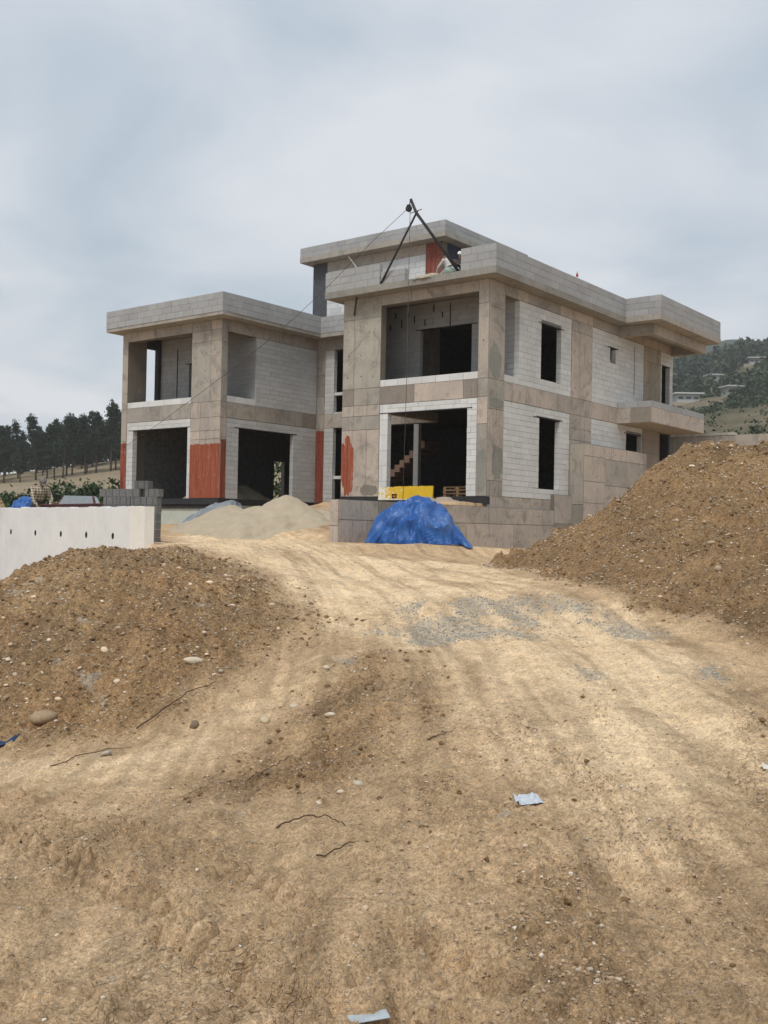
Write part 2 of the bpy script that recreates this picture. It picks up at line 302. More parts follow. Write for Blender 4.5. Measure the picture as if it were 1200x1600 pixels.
def g_fine(X, Y, Z=None):
    pale, grav, loose, crack, rubm, strk = Z if Z is not None else zones(X, Y)
    near = 1-sstep(14, 30, Y)
    h = .075*fbm(X*.55, Y*.55, 1, 3)+loose*sstep(8.5, 10, Y)*(.10*(1-2*np.abs(fbm(X*.8, Y*.8, 98, 3))-.5)+.05*fbm(X*1.7, Y*1.7, 99, 3))+(.05*loose+.022)*fbm(X*2.1, Y*1.9, 2, 4)
    r1 = fbm(X*7+.6*fbm(X*3, Y*3, 8, 2), Y*6, 3, 3); h = h+(.018+.03*loose)*(np.abs(r1)*1.6-.3)*near
    h = h+(.006+.016*loose+.006*grav)*fbm(X*23, Y*21, 4, 3, .6)*near
    s = lane(X, Y); rut = perlin((s+.2*perlin(X*.3, Y*.25, 41))*1.9, Y*.10, 43)+.5*perlin(s*5.5, Y*.16, 44)+.22*perlin(s*14, Y*.3, 45)
    h = h+.05*rut*(1-loose*.7)*sstep(24, 12, Y)
    lump = np.maximum(fbm(X*3.4, Y*2.6, 51, 3)-.12, 0); h = h+.17*lump*sstep(7.5, 5.2, Y)*(.35+.65*sstep(-.1, .3, fbm(X*.7, Y*.7, 52, 2)))
    rub = np.maximum(fbm(X*11, Y*9, 53, 3, .6)-.05, 0); h = h+.075*rub*sstep(9, 5.5, Y)*(.4+.6*sstep(-.2, .25, fbm(X*.9+4, Y*.9, 54, 2)))
    sel = (Y < 19) & (Y > 2) & (np.abs(X) < .47*Y+2)
    x, y, lo, ck, ru, gr = X[sel], Y[sel], loose[sel], crack[sel], rubm[sel], grav[sel]
    wx = x+.05*perlin(x*5, y*5, 101); wy = y+.05*perlin(x*5+9, y*5, 102); cm = np.clip(np.maximum(lo, ru)*1.1+.10, 0, 1)
    f1, f2, r = worley(wx*8.5, wy*8.5, 103); a = (cm*.05+.006)*(r**2.5)*sstep(.62, .12, f1)
    f1, f2, r = worley(wx*19, wy*19, 104); a += (cm*.026+.005)*(r**1.6)*sstep(.6, .1, f1)
    f1, f2, r = worley(wx*40, wy*40, 105); a += (cm*.009+.0035+.004*gr)*r*sstep(.6, .1, f1)*sstep(11, 7, y)
    f1, f2, r = worley(wx*7.5+.4*perlin(x*9, y*9, 107), wy*7.5, 106); a += (.35+.65*ck)*(.016*r-.020*sstep(.12, .02, f2-f1))*sstep(10, 7, y)*(1-.6*pale[sel])
    h[sel] += a
    return h+track_relief(X, Y)
def ground_z(X, Y):
    X = np.atleast_1d(np.asarray(X, float)); Y = np.atleast_1d(np.asarray(Y, float))
    return g_base(X, Y)+g_fine(X, Y)
def heap_z(X, Y):
    X = np.atleast_1d(np.asarray(X, float)); Y = np.atleast_1d(np.asarray(Y, float))
    r = fbm(X*2.2, Y*2.2, 91, 4)
    wr = worley(X*2.6+.4*r, Y*2.6, 95); w2 = worley(X*6.5, Y*6.5, 96); slump = 1-2*np.abs(fbm(X*.75+.3*r, Y*.75, 97, 3))
    return ht(X-.3, Y)-.09+.16*fbm(X*.9, Y*.9, 90, 3)+.20*(slump-.6)+.20*wr[2]**3*sstep(.55, .1, wr[0])+.06*w2[2]**2*sstep(.6, .1, w2[0])+.09*r+.05*np.abs(fbm(X*6, Y*6, 92, 3))+.045*fbm(X*13, Y*13, 93, 3, .65)
def soil_material(name, heap=False):
    t = NT(name); v = t.co()
    n1 = t.noise(v, .8, 6, .62, .3); n2 = t.noise(v, 5, 6, .65); n3 = t.noise(v, 38, 5, .7); n4 = t.noise(v, 170, 3, .7)
    BR1, BR2, BR3 = (.222, .149, .084), (.298, .208, .125), (.33, .238, .150)
    brown = t.ramp(n1, (.28, (.165, .112, .066)), (.45, BR1), (.58, (.248, .165, .09)), (.74, BR2))
    rust = t.ramp(t.noise(v, .55, 4, .6, .8), (.52, 0.), (.66, 1.)); brown = t.mix(t.math('MULTIPLY', rust, .34), brown, (.275, .155, .075))
    if heap:
        c = t.mix(1., brown, (.84, .83, .82), 'MULTIPLY'); grav = None
    else:
        a = t.attr('zone'); sp = t.n('ShaderNodeSeparateColor', {0: a.outputs['Color']}); k = t.attr('zone_b')
        mid = t.ramp(n1, (.3, (.285, .20, .123)), (.5, (.385, .275, .171)), (.72, (.465, .345, .224)))
        pale = t.ramp(n1, (.28, (.455, .337, .215)), (.5, (.55, .418, .275)), (.72, (.61, .48, .33)))
        # each zone edge is broken up by the grain of the soil
        def edge(s): return t.ramp(t.math('ADD', s, t.math('MULTIPLY', t.math('SUBTRACT', n2, .5), .5)), (.22, 0.), (.78, 1.))
        c = t.mix(edge(sp.outputs[0]), mid, pale); c = t.mix(edge(sp.outputs[2]), c, brown)
        gcol = t.ramp(t.noise(v, 60, 3, .8), (.3, (.21, .195, .17)), (.5, (.29, .268, .232)), (.7, (.37, .342, .295)))
        gm = t.math('MULTIPLY', edge(sp.outputs[1]), t.ramp(n2, (.34, .15), (.64, .85)))
        c = t.mix(gm, c, gcol)
        blue = t.ramp(t.noise(v, 1.7, 3, .5, 1.), (.67, 0.), (.73, .45)); c = t.mix(blue, c, (.31, .305, .28))
    gr = .8 if heap else t.ramp(sp.outputs[2], (.1, .34), (.75, .9))     # compacted soil is smoother in tone than loose soil
    if not heap: c = t.mix(.85, c, t.ramp(t.n('ShaderNodeSeparateColor', {0: k.outputs['Color']}).outputs[1], (.15, (.70, .69, .68)), (.5, (.97, .97, .97)), (.85, (1.16, 1.16, 1.16))), 'MULTIPLY')
    c = t.mix(.42, c, t.ramp(n2, (.32, (.42, .40, .38)), (.5, (.80, .80, .80)), (.68, (1.15, 1.15, 1.15))), 'MULTIPLY')
    c = t.mix(.8 if heap else t.ramp(sp.outputs[2], (.1, .62), (.75, .9)), c, t.ramp(n3, (.34, (.48, .45, .42)), (.5, (.98, .98, .98)), (.66, (1.34, 1.34, 1.34))), 'MULTIPLY')
    c = t.mix(gr, c, t.ramp(t.noise(v, 15, 6, .75), (.36, (.60, .57, .54)), (.5, (1., 1., 1.)), (.64, (1.30, 1.30, 1.30))), 'MULTIPLY')
    c = t.mix(.6 if heap else t.ramp(sp.outputs[0], (0., .7), (1., .4)), c, t.ramp(t.noise(v, 85, 4, .8), (.36, (.50, .47, .44)), (.5, (1., 1., 1.)), (.64, (1.38, 1.38, 1.38))), 'MULTIPLY')
    c = t.mix(1., c, (1.76, 1.715, 1.62), 'MULTIPLY')
    # grit: tiny pale and dark grains
    vo = t.n('ShaderNodeTexVoronoi', {'Vector': v, 'Scale': 55.}); pc = t.n('ShaderNodeSeparateColor', {0: vo.outputs['Color']})
    grit = t.math('MULTIPLY', t.ramp(vo.outputs['Distance'], (.22, 1.), (.34, 0.)), t.ramp(pc.outputs[0], (.74, 0.), (.80, 1.)))
    c = t.mix(t.math('MULTIPLY', grit, .7), c, t.ramp(pc.outputs[1], (.1, (.30, .26, .21)), (.6, (.50, .45, .38)), (1., (.66, .63, .57))))
    h = t.math('ADD', t.math('MULTIPLY', n3, .55), t.math('MULTIPLY', n4, .5)); h = t.math('ADD', h, t.math('MULTIPLY', grit, .35))
    if not heap:
        ve = t.n('ShaderNodeTexVoronoi', {'Vector': t.n('ShaderNodeVectorMath', {0: v, 1: t.n('ShaderNodeVectorMath', {0: t.n('ShaderNodeTexNoise', {'Vector': v, 'Scale': 9., 'Detail': 3.}).outputs['Color'], 3: .09}, operation='SCALE').outputs[0]}, operation='ADD').outputs[0], 'Scale': 13.}, feature='DISTANCE_TO_EDGE').outputs[0]
        ck = t.math('MULTIPLY', t.ramp(ve, (.0, 1.), (.07, 0.)), t.math('MULTIPLY', t.n('ShaderNodeSeparateColor', {0: k.outputs['Color']}).outputs[0], t.ramp(t.noise(v, 2.3, 3), (.38, 0.), (.6, 1.))))
        c = t.mix(t.math('MULTIPLY', ck, .06), c, (.15, .10, .06)); h = t.math('SUBTRACT', h, t.math('MULTIPLY', ck, .5))  # crack lines tinted darker to stand for the shade inside them
    nb = t.bump(n2, .5, .04); t.set(col=c, rough=.95, spec=.12, nrm=t.bump(h, 1., .024, nb))
    return t.m
M_SOIL = soil_material('packed_soil'); M_HEAP = soil_material('loose_soil', True)
def make_ground():
    Yr = np.r_[np.linspace(-40, 2.3, 22), np.geomspace(2.4, 46, 800), np.geomspace(47.5, 1240, 56)]
    s = np.linspace(-1, 1, 620); outer = np.geomspace(1.03, 1.9, 14)
    half = .47*np.maximum(Yr, 2.4)+1.6
    cols = [np.outer(half, s)]
    ext = np.outer(half, outer)+np.outer(np.clip(Yr*2.4, 40, 250), np.linspace(.004, 1, 14)**2)
    X = np.concatenate([-ext[:, ::-1], cols[0], ext], 1); Y = np.repeat(Yr[:, None], X.shape[1], 1)
    Z = zones(X, Y); H = g_base(X, Y)+g_fine(X, Y, Z)*(1-sstep(40, 60, Y))
    H = np.where(Y > 120, H-sstep(120, 900, Y)*12, H)
    nr, nc = X.shape; i = np.arange((nr-1)*(nc-1)); r = i//(nc-1); c = i % (nc-1); b = r*nc+c
    F = np.c_[b, b+1, b+nc+1, b+nc]
    o = np_mesh('ground', np.c_[X.ravel(), Y.ravel(), H.ravel()], F, M_SOIL, smooth=True, attrs={'zone': np.c_[Z[0].ravel(), Z[1].ravel(), Z[2].ravel()], 'zone_b': np.c_[Z[3].ravel(), Z[5].ravel(), Z[4].ravel()]})
    return tag(o, kind='structure')
make_ground()
def make_heap():
    xs = np.arange(1.6, 18, .05); ys = np.arange(9.8, 27, .05); X, Y = np.meshgrid(xs, ys)
    H = heap_z(X, Y).reshape(X.shape); G = g_base(X, Y)
    # fades out towards the far right, outside the frame
    ok = H > G-.06; nr, nc = X.shape; i = np.arange((nr-1)*(nc-1)); r = i//(nc-1); c = i % (nc-1); b = r*nc+c
    F = np.c_[b, b+1, b+nc+1, b+nc]; F = F[ok.ravel()[F].any(1)]
    used = np.unique(F); rm = np.full(X.size, -1); rm[used] = np.arange(len(used))
    Hc = np.maximum(H, G-.14)
    o = np_mesh('earth_heap', np.c_[X.ravel(), Y.ravel(), Hc.ravel()][used], rm[F], M_HEAP, smooth=True)
    tag(o, 'large heap of brown stony earth piled up right of the house', 'earth heap')
make_heap()
# ---------------------------------------------------------------- house materials
def concrete_material(name, streak=1., bump=.004):
    t = NT(name); v = t.co(); vs = t.co((2.2, 2.2, .28)); tone = t.attr('Col').outputs['Color']
    big = t.noise(v, .55, 5, .6, .4); st = t.noise(vs, 3.2, 4, .6); fine = t.noise(v, 14, 5, .7); spk = t.noise(v, 70, 2, .7)
    c = t.mix(.7, tone, t.ramp(big, (.3, (.72, .72, .72)), (.5, (1., 1., 1.)), (.72, (1.16, 1.13, 1.08))), 'MULTIPLY')
    c = t.mix(.22*streak, c, t.ramp(st, (.3, (.66, .66, .67)), (.52, (1., 1., 1.)), (.75, (1.15, 1.13, 1.1))), 'MULTIPLY')
    c = t.mix(.5, c, t.ramp(fine, (.28, (.66, .66, .66)), (.5, (1., 1., 1.)), (.75, (1.12, 1.12, 1.12))), 'MULTIPLY')
    blot = t.ramp(t.noise(v, 1.1, 6, .7, 1.5), (.50, 0.), (.66, 1.)); c = t.mix(t.math('MULTIPLY', blot, .6), c, (.19, .175, .15))
    pale_ = t.ramp(t.noise(v, 2.3, 5, .7, 1.), (.62, 0.), (.72, 1.)); c = t.mix(t.math('MULTIPLY', pale_, .3), c, (.44, .42, .38))
    drip = t.ramp(t.noise(t.co((5.5, 5.5, .35)), 1.5, 3, .6), (.6, 0.), (.68, 1.)); c = t.mix(t.math('MULTIPLY', drip, .35*streak), c, (.16, .145, .125))
    t.set(col=c, rough=.93, spec=.15, nrm=t.bump(t.math('ADD', fine, t.math('MULTIPLY', spk, .4)), .55, bump))
    return t.m
M_CONC = concrete_material('cast_concrete')
def block_material():
    t = NT('aerated_block'); v = t.co(); tone = t.attr('Col').outputs['Color']
    big = t.noise(v, .8, 4, .6); fine = t.noise(v, 11, 5, .7); chip = t.noise(v, 3.6, 4, .75)
    c = t.mix(.5, tone, t.ramp(big, (.3, (.82, .82, .82)), (.6, (1., 1., 1.))), 'MULTIPLY')
    c = t.mix(.5, c, t.ramp(fine, (.25, (.7, .7, .7)), (.5, (1., 1., 1.))), 'MULTIPLY')
    c = t.mix(t.math('MULTIPLY', t.ramp(chip, (.66, 0.), (.71, 1.)), .5), c, (.22, .215, .21))
    smr = t.ramp(t.noise(v, 1.5, 5, .7, 1.), (.60, 0.), (.72, 1.)); c = t.mix(t.math('MULTIPLY', smr, .35), c, (.34, .335, .32))
    t.set(col=c, rough=.95, spec=.1, nrm=t.bump(fine, .5, .004)); return t.m
M_BLOCK = block_material()
M_JOINT = plain('mortar_joint', (.20, .195, .185), .95, .1)
def primer_material():
    t = NT('red_primer'); v = t.co(); vs = t.co((3.5, 3.5, .22)); tone = t.attr('Col').outputs['Color']
    st = t.noise(vs, 3.6, 5, .65); f = t.noise(v, 9, 5, .7)
    c = t.mix(1., tone, t.ramp(st, (.28, (.55, .48, .45)), (.5, (1., 1., 1.)), (.72, (1.3, 1.45, 1.55))), 'MULTIPLY')
    bare = t.ramp(t.math('ADD', t.noise(v, 3.2, 6, .75, 1.2), t.math('MULTIPLY', st, .35)), (.76, 0.), (.86, 1.)); c = t.mix(t.math('MULTIPLY', bare, .6), c, (.36, .30, .25))
    c = t.mix(.4, c, t.ramp(f, (.3, (.75, .75, .75)), (.6, (1.05, 1.05, 1.05))), 'MULTIPLY')
    t.set(col=c, rough=.8, spec=.2); return t.m
M_RED = primer_material()
M_STEEL = plain('dark_steel', (.035, .033, .035), .55, .4, .3)
M_MEMB = plain('bitumen_membrane', (.025, .025, .027), .6, .35, bump=.01)
M_INNER = plain('inner_shade_tone', (.045, .045, .048), .95, .1)  # interior shade put into the colour: near-black for inner walls and slabs
M_HOLE = plain('tie_hole', (.03, .028, .025), .95, .05)
# ---------------------------------------------------------------- house frame: p runs left along the front, q back along the right side
house = empty('unfinished_house', (OX, OY, 0), -YAW, label='unfinished two storey concrete and white block house with flat roofs', cat='house')
PINK, TAN, GRY, GRN, DRK = (.485, .415, .355), (.42, .37, .317), (.37, .337, .295), (.385, .36, .305), (.285, .248, .21)
TONES = [PINK, TAN, TAN, GRY, PINK, GRY]
WHITE = (.61, .61, .59); FRESH = (.66, .66, .645)
def jit(c, a=.06):
    k = 1+random.uniform(-a, a); return tuple(x*k for x in c)
def pbox(mb, p0, p1, q0, q1, z0, z1, col=TAN, mi=0): return mb.box(-p1, -p0, q0, q1, z0, z1, col, mi)
CORE = (.20, .172, .14)
def part(name, boxes, mat=M_CONC, col=CORE, parent=house, bevel=0):
    mb = MB()
    for b in boxes: pbox(mb, *b[:6], b[6] if len(b) > 6 else col)
    return mb.build(name, mat, parent, bevel=bevel)
def face_box(axis, c, a0, a1, z0, z1, out, inn):
    """box on a facade: axis 'q' = front facing plane q=c, 'p' = right facing plane p=c; out = proud of the plane, inn = depth behind it"""
    return (a0, a1, c-out, c+inn, z0, z1) if axis == 'q' else (c-out, c+inn, a0, a1, z0, z1)
def panels(owner, axis, c, a0, a1, z0, z1, va=(), hz=(), tones=None, ties=0, mat=M_CONC, name='concrete_panel', tone_fn=None):
    """shuttering panels: each its own thin slab on the core, 7 mm joints between them"""
    A = [a0, *sorted(va), a1]; Z = [z0, *sorted(hz), z1]
    for i in range(len(A)-1):
        for j in range(len(Z)-1):
            col = tone_fn(i, j) if tone_fn else jit(random.choice(tones or TONES), .05)
            out = .012+random.uniform(-.003, .004); mb = MB(); g = .009
            l, r, b, t = A[i]+g, A[i+1]-g, Z[j]+g, Z[j+1]-g
            pbox(mb, *face_box(axis, c, l, r, b, t, out, .004), col)
            if ties:
                nx = max(1, round((r-l)/.75)); nz = max(1, round((t-b)/.8))
                for k in range(nx):
                    for m in range(nz):
                        if random.random() < .8*ties:
                            a = l+(r-l)*(k+.5)/nx+random.uniform(-.05, .05); z = b+(t-b)*(m+.5)/nz+random.uniform(-.06, .06); s = random.uniform(.010, .022)
                            pbox(mb, *face_box(axis, c, a-s, a+s, z-s*1.1, z+s*1.1, out+.002, -out), (.1, .1, .1), 1)
            mb.build(name, [mat, M_HOLE], owner)
BL = []                                    # every aerated concrete block: (box, tone, owner wall)
def block_wall(axis, c, a0, a1, z0, z1, holes=(), ch=.2, bl=.6, th=.2, tone=WHITE, name='block_wall', lintel=True, off=0., out=.0):
    core = MB()
    ua = sorted({a0+.016, a1-.016, *[min(max(h[k]+(-.016 if k == 0 else .016), a0+.016), a1-.016) for h in holes for k in (0, 1)]})
    uz = sorted({z0+.012, z1-.014, *[min(max(h[k]+(-.016 if k == 2 else .016), z0+.012), z1-.014) for h in holes for k in (2, 3)]})
    for i in range(len(ua)-1):
        for j in range(len(uz)-1):
            ma, mz = (ua[i]+ua[i+1])/2, (uz[j]+uz[j+1])/2
            if any(h[0]-.012 < ma < h[1]+.012 and h[2]-.012 < mz < h[3]+.012 for h in holes): continue
            pbox(core, *face_box(axis, c, ua[i], ua[i+1], uz[j], uz[j+1], -.014+out, th-.014), (.3, .3, .3))
    w = core.build(name, M_JOINT, house)
    n = max(1, round((z1-z0)/ch)); hc = (z1-z0)/n
    for r in range(n):
        b, t = z0+r*hc, z0+(r+1)*hc; cuts = []
        for h in holes:
            if h[2] < t-.06 and h[3] > b+.06: cuts.append((h[0], h[1]))
        segs = [(a0, a1)]
        for h0, h1 in cuts:
            ns = []
            for s0, s1 in segs:
                if h1 <= s0 or h0 >= s1: ns.append((s0, s1))
                else:
                    if h0-s0 > .03: ns.append((s0, h0))
                    if s1-h1 > .03: ns.append((h1, s1))
            segs = ns
        for s0, s1 in segs:
            x = s0; first = True
            while x < s1-.02:
                L = bl*random.choice((1, 1, 1, .97, .8)); 
                if first: L = bl*(.5 if (r+int(off)) % 2 else 1)*random.uniform(.85, 1.05); first = False
                e = min(x+L, s1)
                if s1-e < .13: e = s1
                g = .003+random.random()*.005; gz = .003+random.random()*.003
                hb, htp = b, t
                for h in holes:            # a course cut by the top or the foot of an opening
                    if x < h[1]-.01 and e > h[0]+.01:
                        if b < h[3] < t: hb = h[3]
                        if b < h[2] < t: htp = h[2]
                o = random.uniform(-.002, .005)+out
                BL.append((face_box(axis, c, x+g, e-g, hb+gz, htp-gz, o, th), jit(tone, .07), w)); x = e
    if lintel:
        for h in holes:
            if h[3] < z1-.05 and h[2] > z0-.5:
                part('steel_lintel', [face_box(axis, c, max(a0+.01, h[0]-.22), min(a1-.01, h[1]+.22), h[3]-.008, h[3]+.03, .007+out, th-.03)], M_STEEL)
    return w
ZF, Z1B, Z1T, ZS, ZB, ZRB, ZRT, ZP = 1.16, 4.53, 5.18, 5.43, 8.17, 8.56, 8.80, 9.55
# ---------------------------------------------------------------- right block, front face (q = 0)
wl_ = part('shear_wall', [(4.66, 6.46, 0, .3, ZF, ZRB), (6.2, 6.46, .3, 2.2, ZF, ZRB)])
panels(wl_, 'q', 0, 4.66, 6.46, Z1T, ZRB, (5.92,), (7.78,), [GRN, GRN, TAN], 1)
panels(wl_, 'q', 0, 4.66, 6.46, 3.64, Z1T, (5.9,), (4.15, 4.55), [TAN, GRY, DRK])
panels(wl_, 'q', 0, 4.66, 6.46, ZF, 3.64, (5.95, 5.25), (), [TAN, PINK], .6)
cr = part('column', [(0, .42, 0, 1.02, ZF, ZRB)])
panels(cr, 'q', 0, 0, .42, ZF, ZRB, (), (3.62, 4.55, Z1T, 7.75), [TAN, PINK, GRY], .5)
panels(cr, 'p', 0, 0, 1.02, ZF, ZRB, (), (1.7, 4.15, Z1T, 7.65), None, .6, tone_fn=lambda i, j: [jit(GRY), jit(PINK), jit(GRN), jit(TAN), jit(TAN)][j])
bt = part('beam', [(.42, 4.66, 0, .3, ZB, ZRB)]); panels(bt, 'q', 0, .42, 4.66, ZB, ZRB, (2.4, 3.3), (), [TAN, GRY])
bb = part('beam', [(.42, 4.66, 0, .3, Z1B, Z1T)]); panels(bb, 'q', 0, .42, 4.66, Z1B, Z1T, (1.0, 3.1), (), None, 0, tone_fn=lambda i, j: [jit(DRK), jit(PINK), jit(DRK)][i])
block_wall('q', 0, .42, 4.66, Z1T+.003, ZS, ch=.25, tone=FRESH)
block_wall('q', 0, .83, 4.28, 4.21, Z1B-.004, ch=.16, lintel=False, tone=FRESH)
block_wall('q', 0, .43, .83, ZF, Z1B-.004, ch=.2, bl=.5, tone=FRESH)
block_wall('q', 0, 4.28, 4.655, ZF, Z1B-.004, ch=.55, bl=.5, th=.22, tone=FRESH)
part('steel_lintel', [(.62, 4.655, -.012, .18, 4.185, 4.215)], M_STEEL)
# ---------------------------------------------------------------- right block, right face (p = 0)
bts = part('beam', [(0, .3, 1.02, 15.81, ZB+.01, ZRB)]); panels(bts, 'p', 0, 1.02, 15.81, ZB+.01, ZRB, (1.9, 2.6, 5.0, 7.7, 10.05, 12.6), (), [TAN, GRY, PINK])
bbs = part('beam', [(0, .3, 1.02, 15.81, Z1B, Z1T)]); panels(bbs, 'p', 0, 1.02, 15.81, Z1B, Z1T, (2.55, 2.75, 4.8, 7.5, 7.7, 8.8, 10., 12.6, 14.3), (), [PINK, PINK, TAN, TAN, DRK])
block_wall('p', 0, 1.03, 2.0, Z1T+.003, ZS, ch=.25)
block_wall('p', 0, 2.0, 5.92, Z1T+.003, ZB+.005, [(3.58, 5.10, 5.61, 7.64)])
cm = part('column', [(0, .35, 5.93, 7.69, ZF-.6, ZB+.01)])
panels(cm, 'p', 0, 5.93, 7.69, Z1T, ZB+.01, (6.6,), (7.76,), [TAN, TAN, PINK], .6)
panels(cm, 'p', 0, 5.87, 7.67, 1.2, Z1B, (6.75,), (3.55, 4.0), [PINK, TAN, TAN], .4)
block_wall('p', 0, 7.7, 12.6, Z1T+.003, ZB+.005, [(9.3, 9.81, 7.11, 7.6)])
part('wall_chase', [(-.007, .02, 11.62, 11.66, 5.9, 7.95)], M_HOLE)
cp = part('column', [(0, .3, 12.61, 14.44, 1., ZB+.005)])
panels(cp, 'p', 0, 12.61, 14.44, Z1T, ZB+.005, (13.25, 13.9), (7.55,), [(.36, .31, .23), TAN], 0)
panels(cp, 'p', 0, 12.52, 14.3, 1.2, Z1B, (), (3.5, 4.1), [TAN, DRK], 0)
block_wall('p', 0, 14.45, 15.81, 7.6, ZB+.005, lintel=False); block_wall('p', 0, 14.45, 14.56, Z1T, 7.6); block_wall('p', 0, 15.45, 15.81, Z1T, 7.6)
part('steel_lintel', [(-.006, .18, 14.5, 15.6, 7.575, 7.605)], M_STEEL)
block_wall('p', 0, 1.01, 5.86, ZF+.02, Z1B-.004, [(3.53, 5.07, 1.56, 4.18)])
block_wall('p', 0, 7.68, 12.51, 3.3, Z1B-.004, [(10.92, 12.45, 3.2, 4.2)])
pl = part('plinth', [(0, .35, 0, 12.5, -1., ZF+.015)]); panels(pl, 'p', 0, .03, 4.5, .62, ZF+.01, (1.9, 2.9), (), [PINK, TAN])
part('floor_edge', [(.02, 6.46, -.05, .02, .88, ZF-.01), (-.03, .02, -.05, .18, .88, ZF-.012)], M_MEMB)
def smear(axis, c, a0, a1, z0, z1, seed, owner, col=(.27, .27, .235), name='cement_smear', mat=M_CONC):
    """a trowelled patch with an uneven outline"""
    n = 72; ring = []
    for k in range(n):
        t = 2*math.pi*k/n; r = 1+.62*float(fbm(np.array([1.9*math.cos(t)+seed*3.1]), np.array([1.9*math.sin(t)]), seed, 5, .65)[0])
        a = (a0+a1)/2+(a1-a0)/2*max(-1, min(1, math.cos(t)*r*1.15)); z = (z0+z1)/2+(z1-z0)/2*max(-1, math.sin(t)*r*1.05)
        ring.append((-a, c-.0195, z) if axis == 'q' else (-(c-.0195), a, z))
    MB().add(ring, [tuple(range(n))] if axis == 'p' else [tuple(range(n))[::-1]], col).build(name, mat, owner)
smear('q', 0, 5.86, 6.452, 1.18, 3.36, 21, wl_, (.30, .083, .044), 'primer_patch', M_RED)
smear('p', 0, .03, .8, Z1T+.02, 6.35, 1, cr); smear('p', 0, .3, .98, 1.75, 2.9, 3, cr); smear('q', 0, .03, .38, 1.3, 2.7, 4, cr); smear('p', 0, .05, .99, 4.2, Z1B, 6, cr); smear('q', 0, 4.7, 5.5, 1.2, 1.6, 8, wl_, (.22, .20, .17))
def primer_sheet(axis, c, a0, a1, z0, z1, seed, owner, col, wob=.16):
    """red primer rolled on to the concrete, ending in a ragged upper edge"""
    n = 36; A = np.linspace(a0, a1, n+1); top = z1+wob*fbm(A*2.2, A*0+seed, seed, 5, .6)+.03*np.random.default_rng(seed).normal(0, 1, n+1)*.5; vs = []; fs = []
    for a, t in zip(A, top):
        for z in (z0, float(t)): vs.append((-a, c-.0185, z) if axis == 'q' else (-(c-.0185), a, z))
    for k in range(n): fs.append((2*k, 2*k+2, 2*k+3, 2*k+1) if axis == 'p' else (2*k+1, 2*k+3, 2*k+2, 2*k))
    MB().add(vs, fs, col).build('primer_coat', M_RED, owner)
# ---------------------------------------------------------------- left block
PL, QF = 13.1, 0.
PE = 19.63
lc = part('column', [(19.24, PE, QF, 1.05, 1.13, 8.63)])
panels(lc, 'q', QF, 19.24, PE, 3.72, 8.63, (), (Z1T, 7.7), [GRY, TAN]); panels(lc, 'q', QF, 19.24, PE, 1.13, 3.72, (), (), [TAN]); primer_sheet('q', QF, 19.245, PE-.005, 1.14, 3.62, 31, lc, (.25, .068, .040))
sw = part('shear_wall', [(PL, 14.95, QF, .32, 1.13, 8.63)])
panels(sw, 'q', QF, PL, 14.95, Z1T+.02, 8.63, (13.75,), (7.75, 8.22), [TAN, TAN, GRY, PINK], .8)
panels(sw, 'q', QF, PL, 14.95, 3.62, Z1T+.02, (14.35,), (3.98, 4.54), [TAN, PINK, GRY], 0)
panels(sw, 'q', QF, PL, 14.95, 1.13, 3.62, (14.35,), (), [TAN, PINK]); primer_sheet('q', QF, PL+.005, 14.945, 1.14, 3.42, 32, sw, (.30, .083, .044))
panels(sw, 'p', PL, QF, .32, 3.7, 8.63, (), (4.5, Z1T, 7.7), [GRY, TAN]); panels(sw, 'p', PL, QF, .32, 1.13, 3.7, (), (), [TAN]); primer_sheet('p', PL, QF+.005, .315, 1.14, 3.6, 33, sw, (.24, .062, .036), .08)
b1 = part('beam', [(14.95, 19.24, QF, .3, 8.22, 8.63)]); panels(b1, 'q', QF, 14.95, 19.24, 8.22, 8.63, (17.4,), (), [GRY, TAN])
b2 = part('beam', [(14.95, 19.24, QF, .3, 4.55, Z1T+.02)]); panels(b2, 'q', QF, 14.95, 19.24, 4.55, Z1T+.02, (15.6, 17., 17.15), (), [GRY, TAN, DRK])
block_wall('q', QF, 14.96, 19.23, Z1T+.023, 5.46, ch=.25, tone=FRESH)
block_wall('q', QF, 14.96, 19.23, 4.2, 4.545, ch=.17, lintel=False)
block_wall('q', QF, 18.8, 19.23, 1.13, 4.2, bl=.5, th=.24); block_wall('q', QF, 14.96, 15.14, 1.13, 4.2, ch=.55, bl=.5, th=.24)
part('steel_lintel', [(14.98, 19.1, -.008, .2, 4.175, 4.203)], M_STEEL)
b3 = part('beam', [(PL, PL+.3, .32, 5.97, 8.15, 8.63)]); panels(b3, 'p', PL, .32, 5.97, 8.15, 8.63, (2.4, 3.4), (), [GRY, TAN, GRY])
b4 = part('beam', [(PL, PL+.3, .32, 5.97, 4.53, Z1T+.01)]); panels(b4, 'p', PL, .32, 5.97, 4.53, Z1T+.01, (2.0, 3.3, 5.0), (), [TAN, GRY, DRK])
BGR = (.52, .52, .51)
block_wall('p', PL, .33, 2.02, Z1T+.013, 5.46, ch=.25, tone=FRESH)
block_wall('p', PL, 2.02, 5.97, Z1T+.013, 8.145, tone=BGR)
block_wall('p', PL, .33, 5.97, 1.13, 4.525, [(1.05, 4.45, 1.0, 4.14)], tone=BGR)
